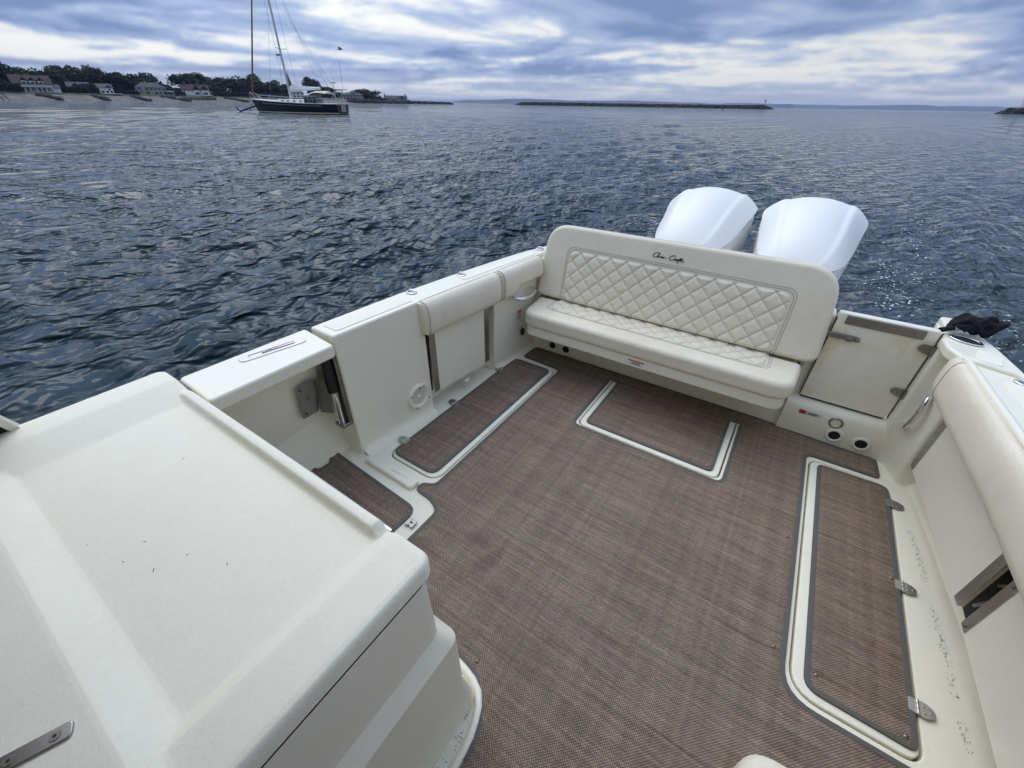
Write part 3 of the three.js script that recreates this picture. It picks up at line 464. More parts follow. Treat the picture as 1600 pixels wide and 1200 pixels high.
{
  const o = rpoly([[0.018, 1.5, 0], [0.018, -0.34, 0.10], [-0.09, -0.468, 0.10], [-0.672, -0.468, 0.02], [-0.672, -0.90, 0.05], [-0.745, -0.938, 0.04], [-0.855, -0.945, 0.02], [-0.858, -0.985, 0.025], [-0.793, -1.015, 0.05], [-0.793, -2.385, 0.05], [-1.125, -2.405, 0.02], [-1.118, -2.572, 0.02], [0.50, -2.592, 0.05], [0.84, -2.562, 0.05], [1.125, -2.556, 0.01], [1.135, -2.405, 0.02], [0.793, -2.40, 0.05], [0.793, -0.985, 0.11], [1.20, -0.985, 0.03], [1.22, 1.5, 0]], 0);
  const hole = rpoly([[-0.442, -1.873, 0.055], [0.442, -1.873, 0.055], [0.442, -2.47, 0.001], [-0.442, -2.47, 0.001]], 0.05);
  const holeOpen = (() => { const h = hole; return h; })();
  deckMat('cockpit_mat', 'large brown woven vinyl mat covering the cockpit floor', [[o, [hole]]], [{ pts: o.slice(1, -1).map(p => p), closed: false }, { pts: [[-0.442, -2.462], ...hole.filter(p => p[1] > -2.46), [0.442, -2.462]].map(p => [p[0], p[1]]), closed: false }],
    [[-0.74, -1.1], [-0.74, -1.75], [-0.75, -2.42], [-0.475, -2.0], [0.475, -1.99], [-0.835, -0.968], [-0.65, -0.8], [-0.115, -0.49], [0.76, -1.14], [0.755, -1.7], [0.75, -2.44], [1.10, -2.43], [-1.09, -2.43]]);
  const lo = rpoly([[-1.166, -1.063, 0.05], [-0.853, -1.063, 0.06], [-0.853, -2.335, 0.04], [-1.166, -2.335, 0.04]], 0.04);
  deckMat('hatch_mat', 'long brown woven mat panel on the hatch below the speaker', [[lo, []]], [{ pts: inset(lo, 0.008), closed: true }], [[-1.14, -1.09], [-0.885, -1.10], [-0.88, -2.30], [-1.14, -2.31]], 'mat panels on the floor hatches');
  const ro = rpoly([[1.172, -1.05, 0.03], [1.172, -2.345, 0.04], [0.858, -2.338, 0.03], [0.862, -1.055, 0.05]], 0.04);
  deckMat('hatch_mat', 'long brown woven mat panel on the hatch beside the scuffed ledge', [[ro, []]], [{ pts: inset(ro, 0.008), closed: true }], [[1.14, -1.08], [0.895, -1.12], [0.885, -2.31], [1.14, -2.31], [1.145, -1.72]], 'mat panels on the floor hatches');
  const mo = rpoly([[-0.378, -1.935, 0.035], [0.378, -1.935, 0.035], [0.378, -2.468, 0.001], [-0.378, -2.468, 0.001]], 0.03);
  deckMat('hatch_mat', 'wide brown woven mat panel on the hatch in front of the bench', [[mo, []]], [{ pts: [[0.37, -2.462], ...inset(mo, 0.008).filter(p => p[1] > -2.45).reverse(), [-0.37, -2.462]].sort((a, b) => 0), closed: false }], [[-0.345, -1.97], [0.345, -1.97]], 'mat panels on the floor hatches');
  const so = rpoly([[-1.495, -0.41, 0.01], [-0.765, -0.41, 0.01], [-0.765, -0.852, 0.06], [-1.485, -0.888, 0.03], [-1.488, -0.832, 0.02], [-1.385, -0.826, 0.03], [-1.385, -0.742, 0.03], [-1.495, -0.735, 0.02]], 0.02);
  deckMat('hatch_mat', 'brown woven mat on the step inside the boarding door', [[so, []]], [{ pts: inset(so, 0.008), closed: true }], [[-0.79, -0.82], [-1.45, -0.86]], 'mat panels on the floor hatches');
}
// bench across the stern
function quilt(w, h, r, nx, ny, amp, dw, dh) { // pillow-stitched diamonds over a rounded rectangle in the xy plane
  const pos = [], idx = [], map = new Int32Array((nx + 1) * (ny + 1));
  const inR = (x, y) => { const ax = Math.abs(x) - (w / 2 - r), ay = Math.abs(y) - (h / 2 - r); return ax > 0 && ay > 0 ? Math.hypot(ax, ay) - r : Math.max(ax, ay) - r; };
  for (let j = 0; j <= ny; j++) for (let i = 0; i <= nx; i++) {
    const x = (i / nx - 0.5) * w, y = (j / ny - 0.5) * h, u = x / dw + y / dh, v = x / dw - y / dh;
    const s = Math.min(Math.abs(u - Math.round(u)), Math.abs(v - Math.round(v))) * 2, e = sstep(0, 0.02, -inR(x, y));
    const pil = 1 - Math.pow(1 - Math.min(1, s * 1.15), 3.4);
    map[j * (nx + 1) + i] = pos.length / 3; pos.push(x, y, amp * pil * e - 0.0006);
  }
  for (let j = 0; j < ny; j++) for (let i = 0; i < nx; i++) { const x = ((i + 0.5) / nx - 0.5) * w, y = ((j + 0.5) / ny - 0.5) * h; if (inR(x, y) > 0) continue; const a = j * (nx + 1) + i, b = a + 1, c = a + nx + 1, d = c + 1; idx.push(a, b, d, a, d, c); }
  const g = new THREE.BufferGeometry(); g.setAttribute('position', new THREE.Float32BufferAttribute(pos, 3)); g.setIndex(idx); g.computeVertexNormals();
  const uv = new Float32Array(pos.length / 3 * 2); for (let k = 0; k < pos.length / 3; k++) { uv[k * 2] = pos[k * 3]; uv[k * 2 + 1] = pos[k * 3 + 1]; } g.setAttribute('uv', new THREE.BufferAttribute(uv, 2)); return g;
}
function quiltLines(w, h, r, dw, dh) { // thread lying in the grooves between the diamonds
  const out = [], n = Math.ceil((w / dw + h / dh) / 2) + 1;
  for (let k = -n; k <= n; k++) for (const s of [1, -1]) { // x/dw + s*y/dh = k
    const pts = []; for (const y of [-h / 2, h / 2]) pts.push([(k - s * y / dh) * dw, y]); let [a, b] = pts; const L = w / 2 - 0.006; const cut = (p, q) => { if (Math.abs(p[0]) <= L) return p; const x = Math.sign(p[0]) * L, t = (x - p[0]) / (q[0] - p[0]); return t >= 0 && t <= 1 ? [x, p[1] + (q[1] - p[1]) * t] : null; };
    const A = cut(a, b), B = cut(b, a); if (!A || !B || Math.hypot(A[0] - B[0], A[1] - B[1]) < 0.01) continue; out.push(bar(V(A[0], A[1], 0), V(B[0], B[1], 0), r, 4)); }
  return out;
}
function rrect(w, h, r) { return rpoly([[-w / 2, -h / 2], [w / 2, -h / 2], [w / 2, h / 2], [-w / 2, h / 2]], r, 8); }
{
  const b = thing('stern_bench', 'folding cream vinyl bench with diamond quilted seat and backrest', 'bench');
  b.position.set(-0.235, 0, -2.5);
  // seat
  const so = rpoly([[-0.838, 0.245, 0.10], [-0.875, -0.08, 0.04], [0.85, -0.08, 0.04], [0.83, 0.235, 0.10]], 0.08, 8);
  const seat = mk('seat_cushion', slab(so, [], 0.46, 0.112, 0.032, 6), M.vinyl, b);
  const q1 = quilt(1.385, 0.215, 0.045, 300, 52, 0.010, 0.1085, 0.1085); q1.rotateX(-Math.PI / 2); q1.translate(-0.018, 0.4605, -0.01); mk('quilted_panel', q1, M.vinyl, seat); mk('quilt_stitching', quiltLines(1.385, 0.215, 0.0010, 0.1085, 0.1085).map(g => { g.rotateX(-Math.PI / 2); g.translate(-0.018, 0.4612, -0.01); return g; }), M.thread, seat);
  for (const d of [0.0, 0.012]) { const r = rrect(1.40 + d * 2, 0.225 + d * 2, 0.05).map(p => V(p[0] - 0.018, 0.4605, p[1] - 0.01)).filter(p => p.z > -0.11); const tb = tube([...r, r[0]], 0.0014, 220, 5); mk('stitching', tb, M.thread, seat); }
  mk('piping', tube(grow(so, -0.006).map(p => V(p[0], 0.432, p[1])), 0.004, 200, 6, true), M.vinyl, seat);
  mk('seat_pan', slab(grow(so, -0.016), [], 0.352, 0.070, 0.008), M.gel, b);
  // backrest leans back 12 degrees
  const bk = new THREE.Group(); bk.name = 'backrest'; b.add(bk); bk.position.set(0, 0.475, -0.055); bk.rotation.x = -0.215;
  const bo = rpoly([[-0.905, 0.0, 0.05], [0.905, 0.0, 0.07], [0.855, 0.515, 0.17], [-0.875, 0.505, 0.16]], 0.1, 10);
  mk('cushion', plate(bo, [], 0.0, 0.085, 0.028, 6), M.vinyl, bk);
  mk('piping', tube(grow(bo, -0.004).map(p => V(p[0], p[1], -0.022)), 0.0045, 200, 6, true), M.vinyl, bk);
  const q2 = quilt(1.36, 0.345, 0.05, 300, 84, 0.012, 0.1085, 0.1085); q2.translate(-0.005, 0.178, 0.0005); mk('quilted_panel', q2, M.vinyl, bk); mk('quilt_stitching', quiltLines(1.36, 0.345, 0.0010, 0.1085, 0.1085).map(g => { g.translate(-0.005, 0.178, 0.0012); return g; }), M.thread, bk);
  for (const d of [0.002, 0.014]) { const r = rrect(1.37 + d * 2, 0.365 + d * 2, 0.055).map(p => V(p[0] - 0.005, p[1] + 0.176, 0.0006)); const up = r.filter(p => p.y > 0.004); mk('stitching', tube([...up, up[0]], 0.0014, 240, 5), M.thread, bk); }
  mk('back_shell', plate(grow(bo, -0.02), [], -0.086, 0.02, 0.004), M.gel, bk);
  // embroidered script
  const S = (list, r = 0.0019) => list.map(p => tube(p.map(q => V(q[0] * 0.001, q[1] * 0.001, 0.0012)), r, Math.max(10, p.length * 5), 5));
  const script = S([[[34, 15], [26, 19], [12, 16], [2, 6], [3, -3], [14, -6], [24, -3]], [[24, -3], [31, 9], [36, 19], [34, 19], [30, 7], [27, -6], [30, 0], [34, 3], [36, 0], [36, -5], [40, -4]], [[43, -4], [46, 3], [49, 2], [48, -3], [52, -4], [55, 3], [54, -3], [58, -4], [62, 2], [64, -2], [60, -5], [57, -4]], [[55, 8], [56, 9]], [[73, 0], [76, -1]], [[75, 1.5], [74, -2.5]],
    [[124, 14], [116, 18], [102, 15], [92, 5], [93, -4], [104, -7], [116, -4]], [[116, -4], [119, 3], [123, 2], [122, -3], [128, -5], [134, 2], [129, 3], [127, -2], [131, -5], [135, 2], [136, -4]], [[136, -4], [144, 4], [152, 12], [149, 6], [140, -10], [134, -18], [138, -14], [146, -4]], [[146, -4], [154, 3], [160, 12], [156, 4], [153, -4], [158, -6], [170, -7]], [[148, 3], [158, 4], [168, 1]]]);
  const lg = mk('script_emblem', script, M.ink, bk); lg.position.set(-0.122, 0.412, 0.0005); lg.scale.setScalar(1.12);
  // brackets, warning label
  for (const x of [-0.80, 0.80]) { mk('bracket', tube([V(x, 0.34, 0.05), V(x, 0.33, -0.06), V(x + Math.sign(x) * 0.035, 0.40, -0.10), V(x + Math.sign(x) * 0.03, 0.50, -0.105)], 0.014, 20, 10), M.steel, b); mk('support_arm', bar(V(x, 0.33, 0.10), V(x, 0.14, -0.105), 0.012, 10), M.steel, b); }
  const lb = new THREE.Group(); lb.name = 'warning_label'; b.add(lb); mk('backing', box(0.105, 0.03, 0.001), M.paper, lb); mk('print', box(0.10, 0.009, 0.001, 0, 0.010, 0.0012), M.orange, lb); for (const [y, w] of [[0.0, 0.06], [-0.006, 0.05], [-0.011, 0.06]]) mk('print', box(w, 0.002, 0.001, 0, y, 0.0012), M.ink, lb);
  lb.position.set(0.005, 0.320, 0.2262);
}
// padded bolsters along the sides
function bolster(label, side, seam, z0, z1, drop, notch, puff = 1) {
  const t = thing('bolster_cushion', label, 'cushion', 'bolster cushions along the cockpit sides');
  const n = 40, secs = [];
  for (let i = 0; i <= n; i++) {
    const f = i / n, e = Math.min(f, 1 - f) * (Math.abs(z1 - z0)), z = mix(z0, z1, f), x = lerpT(seam, z), k = Math.sqrt(clamp(1 - Math.pow(1 - Math.min(1, e / 0.028), 2), 0.0, 1)), in_ = k * 0.028 - 0.028;
    const nb = notch ? notch(z) : 0, D = drop - nb, pr = [[0.0, -0.006], [0.006, 0.003], [0.03, 0.004], [0.052, -0.006], [0.068, -0.03], [0.075, -0.065], [0.076, -0.11], [0.073, -D + 0.04], [0.066, -D + 0.012], [0.05, -D], [0.0, -D]].map(([u, v]) => [u > 0.02 ? u * puff : u, v]);
    secs.push(pr.map(([u, v]) => V(side * (x - (u > 0.004 ? Math.max(0.002, u + in_ * (u / 0.076) * puff) : u)), 0.748 + Math.min(0.004, v + (v > -0.02 ? in_ * 0.35 : 0)) + (v < -D + 0.03 ? -in_ * 0.4 : 0), z)));
  }
  let g = loft(secs, { closed: true, caps: true, crease: 0.8 }); if (side > 0) { /* winding is double sided in the tracer */ }
  mk('padding', g, M.vinyl, t);
  for (const f of [0.018, 0.982]) { const s = secs[Math.round(f * n)]; mk('piping', tube(s.slice(1, 10), 0.0018, 30, 6), M.thread, t); }
  const top = []; for (let i = 1; i < n; i += 3) { const s = secs[i][1]; top.push(V(s.x, s.y + 0.001, s.z)); } mk('piping', tube(top, 0.003, 40, 6), M.vinyl, t);
  return t;
}
const seamL = [[-1.45, 1.262], [-1.5, 1.257], [-2.11, 1.205], [-2.6, 1.160]];
bolster('long cream bolster cushion above the folding seat with the loose foot', -1, seamL, -1.468, -2.118, 0.195);
bolster('short cream bolster cushion cut away over a grab handle', -1, seamL, -2.128, -2.585, 0.195, z => 0.055 * sstep(-2.25, -2.33, z));
bolster('very long cream bolster cushion on the wall opposite the speaker', 1, [[1.0, 1.22], [-0.5, 1.205], [-1.1, 1.195], [-1.69, 1.176], [-2.25, 1.138], [-2.43, 1.128]], -2.425, 0.6, 0.185, null, 0.55);

// fold-down side seats: white panel between stainless channels
function sideSeat(label, side, xa, za, xb, zb, y0, y1, bars) {
  const t = thing('folding_seat', label, 'seat', 'folding side seats'); const a = V(side * xa, 0, za), b = V(side * xb, 0, zb), d = b.clone().sub(a), L = d.length(), ang = Math.atan2(d.x, d.z);
  const g = plate(rpoly([[0, y0, 0.01], [L, y0, 0.01], [L, y1, 0.01], [0, y1, 0.01]], 0.01), [], 0.01, 0.02, 0.004); g.rotateY(-Math.PI / 2); g.scale(1, 1, 1); // along +z, faces -x
  const pm = mk('panel', g, M.gel, t); pm.position.copy(a); pm.rotation.y = ang;
  for (const u of bars) {
    const bb = plate(rpoly([[u - 0.022, y0 + 0.008], [u + 0.022, y0 + 0.008], [u + 0.022, y1], [u - 0.022, y1]], 0.006), [], 0.002, 0.004, 0.001); const c = plate([[u - 0.002, y0 + 0.03], [u + 0.002, y0 + 0.03], [u + 0.002, y1], [u - 0.002, y1]], [], 0, 0.05, 0);
    bb.rotateY(-Math.PI / 2); const m = mk('channel', bb, M.hinge, t); m.position.set(a.x - side * 0.011, 0, a.z); m.rotation.y = ang;
    for (const y of [y0 + 0.025, mix(y0, y1, 0.62)]) { const s = new THREE.SphereGeometry(0.0065, 8, 6); s.scale(0.5, 1, 1); s.translate(0, y, u); const sm = mk('screw', s, M.steelDull, m); sm.position.x = -side * 0.004; }
  }
  return t;
}
const seatA = sideSeat('white folding side seat panel with loose foot, between the speaker and the bench', -1, 1.247, -1.535, 1.206, -1.995, 0.122, 0.56, [0.0, 0.475]);
{
  const a = sideSeat('white folding side seat panel opposite the speaker, next to the grab handle', 1, 1.282, -1.585, 1.222, -2.40, 0.14, 0.57, [0.012, 0.80]);
  const b = sideSeat('white folding side seat panel on the wall opposite the console', 1, 1.286, -1.478, 1.30, -0.6, 0.135, 0.57, [-0.01]);
  for (const s of [a, b]) s.children.forEach(c => {});
  // folded struts in the dark slot between the two seats
  mk('dark_slot_block', rbox(0.02, 0.42, 0.024, 0.004, -1.275, 0.34, -1.516), M.rubber, seatA); mk('slot_shade_backing', rbox(0.012, 0.50, 0.30, 0.004, 1.352, 0.30, -1.64), M.rubber, a);  // black block and backing put the shade of the slots in as dark parts
  mk('strut', [bar(V(1.315, 0.16, -1.60), V(1.315, 0.40, -1.49), 0.006, 8), bar(V(1.31, 0.30, -1.59), V(1.31, 0.42, -1.50), 0.005, 8), rbox(0.012, 0.05, 0.04, 0.01, 1.322, 0.36, -1.53)], M.steelDull, a);
  const f = mk('foot', rbox(0.03, 0.02, 0.045, 0.006), M.gel, scene.getObjectByName('folding_seat')); f.position.set(-1.215, 0.075, -1.80); f.rotation.y = 0.3;
}
// console with a moulded tray lid
{
  const c = thing('console_cabinet', 'moulded white console cabinet with a wide tray lid beside the boarding door', 'cabinet');
  const xs = [], zs = []; 
  const prof = (x, z) => { // lid height: tray with lips
    const rp = (a, b, v) => { const t = clamp((v - a) / (b - a), 0, 1), e = 0.14; return t < e ? t * t / (2 * e) / (1 - e) : t > 1 - e ? 1 - (1 - t) * (1 - t) / (2 * e) / (1 - e) : (t - e / 2) / (1 - e); };
    const dl = rp(-1.232, -1.385, x), dr = rp(-0.272, -0.225, x), df = rp(0.088, 0.165, z), da = sstep(-0.326, -0.343, z) * sstep(-0.262, -0.292, x) * (1 - dl);
    let h = 0.772; h = Math.max(h, 0.772 + 0.036 * dl, 0.772 + 0.022 * dr, 0.772 + 0.044 * df); h = Math.max(h, 0.772 + 0.030 * da);
    return h;
  };
  const X0 = -1.482, X1 = -0.112, Z0 = -0.372, Z1 = 0.9, R = 0.035, nx = 260, nz = 200, pos = [], idx = [];
  const edge = (x, z) => { const dx = Math.min(x - X0, X1 - x), dz = z - Z0; return Math.min(dx, dz); };
  const bias = u => u; // even grid
  for (let j = 0; j <= nz; j++) for (let i = 0; i <= nx; i++) {
    let u = i / nx, v = j / nz; v = v < 0.72 ? v / 0.72 * 0.5 : 0.5 + (v - 0.72) / 0.28 * 0.5;
    let x = mix(X0, X1, u), z = mix(Z0, Z1, v);
    const rc = 0.036; // plan corner rounding
    const ax = Math.max(0, x - (X1 - rc)), az = Math.max(0, (Z0 + rc) - z); if (ax > 0 && az > 0) { const l = Math.hypot(ax, az), m = Math.max(ax, az); x = X1 - rc + ax * m / l; z = Z0 + rc - az * m / l; }
    const bx = Math.max(0, (X0 + rc) - x); if (bx > 0 && az > 0) { const l = Math.hypot(bx, az), m = Math.max(bx, az); x = X0 + rc - bx * m / l; z = Z0 + rc - az * m / l; }
    let e = Math.min(i / nx * (X1 - X0), (1 - i / nx) * (X1 - X0), v * (Z1 - Z0)); const q = clamp(e / 0.016, 0, 1), dy = -0.016 * (1 - Math.sqrt(1 - (1 - q) * (1 - q)));
    pos.push(x, prof(x, z) + dy, z);
  }
  const id = (i, j) => j * (nx + 1) + i;
  for (let j = 0; j < nz; j++) for (let i = 0; i < nx; i++) idx.push(id(i, j), id(i, j + 1), id(i + 1, j + 1), id(i, j), id(i + 1, j + 1), id(i + 1, j));
  // skirt
  const rim = []; for (let j = nz; j >= 0; j--) rim.push(id(0, j)); for (let i = 1; i <= nx; i++) rim.push(id(i, 0)); for (let j = 1; j <= nz; j++) rim.push(id(nx, j));
  const base = pos.length / 3; rim.forEach(k => pos.push(pos[k * 3], 0.742, pos[k * 3 + 2])); for (let k = 0; k < rim.length - 1; k++) idx.push(rim[k], rim[k + 1], base + k + 1, rim[k], base + k + 1, base + k);
  const base2 = pos.length / 3; rim.forEach(k => pos.push(mix(pos[k * 3], (X0 + X1) / 2, 0.03), 0.738, mix(pos[k * 3 + 2], 0.3, 0.05))); for (let k = 0; k < rim.length - 1; k++) idx.push(base + k, base + k + 1, base2 + k + 1, base + k, base2 + k + 1, base2 + k);
  let g = new THREE.BufferGeometry(); g.setAttribute('position', new THREE.Float32BufferAttribute(pos, 3)); g.setIndex(idx); g = boxUV(toCreasedNormals(g, 0.9)); mk('lid', g, M.grit, c);
  // cabinet body: sides step outwards on the way down
  const P = [[0.005, 0.738], [0.010, 0.492], [0.042, 0.438], [0.046, 0.135], [0.056, 0.10], [0.064, 0.05], [0.067, -0.01]];
  const outl = (d) => rpoly([[-1.40, 0.9, 0], [-1.40, -0.335 - d, 0.02], [-0.116 + d, -0.345 - d, 0.04], [-0.116 + d, 0.9, 0]], 0.03).map(p => p);
  mk('body', loft(P.map(([d, y]) => outl(d).map(p => V(p[0], y, p[1]))), { closed: true, crease: 0.5 }), M.gel, c);
  mk('trim_strip', tube([V(-1.16, 0.764, -0.373), V(-0.9, 0.762, -0.377), V(-0.5, 0.762, -0.377), V(-0.26, 0.764, -0.373)], 0.008, 30, 8), M.chrome, c);
  const hp = slab(rpoly([[-0.055, -0.014], [0.055, -0.014], [0.055, 0.014], [-0.055, 0.014]], 0.009), [], 0, 0.008, 0.002); const hm = mk('latch_plate', hp, M.steel, c); hm.position.set(-0.388, 0.820, 0.238); hm.rotation.y = 1.2;
  for (const x of [-0.018, 0.034]) { const s = mk('screw', [cyl(0.007, 0.008, 0.002, x, 0.0006, 0, 14)], M.steelDull, hm); mk('recess', cyl(0.0028, 0.0028, 0.0006, x, 0.0018, 0, 6), M.black, s); }
  const dirt = [], R2 = rng(8); for (let k = 0; k < 60; k++) { const d = new THREE.CircleGeometry(0.0008 + R2() * 0.0018, 5); d.rotateX(-Math.PI / 2); d.translate(-0.052 + R2() * 0.035, 0.0052 + R2() * 0.0002, -0.37 + R2() * 0.33); dirt.push(d); }
  for (const [x, z, l, a] of [[-0.72, -0.02, 0.012, 0.6], [-0.60, -0.06, 0.008, 1.4], [-0.70, 0.03, 0.010, 0.2], [-0.62, -0.0, 0.02, -0.5], [-0.95, -0.2, 0.012, 0.9], [-0.82, 0.06, 0.005, 0.2], [-0.5, -0.1, 0.014, -0.3]]) { const b = box(l * 0.6, 0.0004, 0.0014); b.rotateY(a); b.translate(x, 0.7724, z); dirt.push(b); }
  const dm = mk('specks', dirt, M.trim, c); dm.userData.kind = 'stuff';
}
// helm seat: only its rounded corner reaches into view
{
  const s = thing('helm_seat', 'cream padded seat with a rounded corner at the edge of the cockpit mat', 'seat');
  mk('cushion', slab(rpoly([[0.60, -0.562], [1.10, -0.562], [1.10, 0.05], [0.60, 0.05]], 0.085, 8), [], 0.50, 0.13, 0.035, 6), M.vinyl, s);
  mk('base', rbox(0.40, 0.36, 0.5, 0.03, 0.86, 0.185, -0.26), M.gel, s);
}
// black mooring rope dumped on the quarter
{
  const R = rng(33), t = thing('mooring_rope', 'black braided mooring rope bundled on the quarter over the rod holder', 'rope'), pts = [];
  pts.push(V(1.075, 0.765, -2.67), V(1.11, 0.775, -2.69), V(1.15, 0.785, -2.71));
  for (let k = 0; k < 46; k++) { const a = k * 0.78, f = k / 46; pts.push(V(1.192 + Math.cos(a) * (0.062 + 0.022 * Math.sin(k * 1.7)) + f * 0.02, 0.79 + 0.028 * Math.sin(a * 1.9 + k) + 0.02 * R() + 0.015 * f, -2.735 + Math.sin(a) * (0.045 + 0.015 * Math.cos(k * 2.3)) + f * 0.03)); }
  mk('coil', tube(pts, 0.0125, 360, 8), M.rope, t);
  mk('eye_whipping', bar(V(1.125, 0.778, -2.698), V(1.148, 0.784, -2.709), 0.0155, 12), M.paper, t);
}
// ------------------------------------------------------------------ outboard motors
function makeEngine(label) {
  const e = thing('outboard_motor', label, 'motor', 'outboard motors on the transom');
  //        z      ridge  rim    half width
  const ST = [[0.47, 0.845, 0.828, 0.11], [0.45, 0.872, 0.831, 0.165], [0.40, 0.920, 0.838, 0.212], [0.32, 0.980, 0.850, 0.242], [0.22, 1.035, 0.868, 0.265], [0.10, 1.086, 0.893, 0.282], [-0.02, 1.118, 0.922, 0.295], [-0.14, 1.135, 0.958, 0.312], [-0.26, 1.135, 0.992, 0.325], [-0.36, 1.115, 1.008, 0.312], [-0.43, 1.075, 0.995, 0.25], [-0.47, 1.02, 0.975, 0.15]];
  const us = []; for (let k = -32; k <= 32; k++) us.push(k / 32);
  const crown = u => { const a = Math.abs(u); const base = a < 0.60 ? 1 - 0.27 * (a / 0.60) ** 2 : a < 0.66 ? 0.73 - (a - 0.60) * 0.3 : 0.712 * (1 - Math.pow((a - 0.66) / 0.34, 1.35)); return base - (a < 0.56 ? 0.025 : a < 0.595 ? 0.025 * (0.595 - a) / 0.035 : 0); };
  const fine = []; for (let i = 0; i < ST.length - 1; i++) for (let k = 0; k < 3; k++) { const t = k / 3; const p = [0, 1, 2, 3].map(c => { const p0 = ST[Math.max(0, i - 1)][c], p1 = ST[i][c], p2 = ST[i + 1][c], p3 = ST[Math.min(ST.length - 1, i + 2)][c]; return 0.5 * ((2 * p1) + (-p0 + p2) * t + (2 * p0 - 5 * p1 + 4 * p2 - p3) * t * t + (-p0 + 3 * p1 - 3 * p2 + p3) * t * t * t); }); fine.push(p); } fine.push(ST[ST.length - 1]);
  const cap = fine.map(([z, rd, rm, w]) => { const s = us.map(u => V(u * w * (1 + 0.015 * (1 - Math.abs(u))), rm + (rd - rm) * crown(u), z)); s.unshift(V(-w * 0.93, rm - 0.012, z)); s.push(V(w * 0.93, rm - 0.012, z)); return s; });
  mk('cowl_top', loft(cap, { caps: true, crease: 0.42 }), M.engine, e);
  // lower cowl with a slot under the lip towards the back
  const low = fine.map(([z, rd, rm, w]) => { const gap = 0.012 + 0.045 * sstep(0.02, -0.10, z) * sstep(-0.44, -0.34, z), wi = w * (1 - 0.0 * sstep(0.05, -0.05, z) * sstep(-0.44, -0.36, z)); const s = [];
    for (const [f, k] of [[0, 0.86], [0.02, 0.985], [0.12, 0.99], [0.45, 0.94], [0.8, 0.85], [1, 0.76]]) s.push(V(-w * k * (f < 0.1 ? wi / w : 1), mix(rm - gap, 0.36, f), z * (1 - 0.10 * f))); const r = s.map(p => V(-p.x, p.y, p.z)).reverse(); return [...s, ...r]; });
  mk('cowl_side', loft(low, { caps: true, crease: 0.5 }), M.engine, e);
  mk('air_slot', fine.filter(p => p[0] < 0.02 && p[0] > -0.42).length ? loft(fine.filter(p => p[0] < 0.02 && p[0] > -0.42).map(([z, rd, rm, w]) => [V(-w * 0.86, rm - 0.01, z), V(w * 0.86, rm - 0.01, z), V(w * 0.86, rm - 0.06, z), V(-w * 0.86, rm - 0.06, z)]), { closed: true, caps: true }) : box(.1, .1, .1), M.engine, e);
  mk('midsection', loft([[0.40, 0.20, 0.30], [0.2, 0.15, 0.26], [-0.2, 0.10, 0.22], [-0.75, 0.07, 0.20]].map(([y, w, l]) => rpoly([[-w, -l], [w, -l], [w, l], [-w, l]], 0.06).map(p => V(p[0], y, p[1] - 0.05))), { closed: true, crease: 0.6 }), M.engine, e);
  mk('bracket', [rbox(0.36, 0.42, 0.10, 0.02, 0, 0.16, 0.28), rbox(0.24, 0.12, 0.3, 0.02, 0, 0.18, 0.18)], M.engine, e);
  const txt = []; const sx = 0.251, y = 0.70; for (const [z, a] of [[0.02, 0], [-0.04, 1], [-0.10, 2], [-0.16, 0], [-0.22, 1]]) { txt.push(box(0.002, 0.055, 0.008, sx, y, z)); txt.push(box(0.002, 0.055, 0.008, sx, y, z - 0.03)); txt.push(box(0.002, 0.008, 0.03, sx, a ? y + 0.024 : y - 0.024, z - 0.015)); }
  txt.forEach(g => { g.translate(0, 0.0, 0); }); const tm = mk('side_lettering', txt, M.ink, e); tm.position.x = 0.026; tm.rotation.z = 0.0;
  return e;
}
{
  const a = makeEngine('white outboard motor behind the middle of the bench, next to its twin'); a.position.set(-0.285, 0.0, -3.56); a.rotation.y = 0.0;
  const b = a.clone(); b.name = numbered('outboard_motor'); scene.add(b); b.userData = { ...a.userData, label: 'white outboard motor nearer the transom door' }; b.position.set(0.412, 0, -3.56);
}
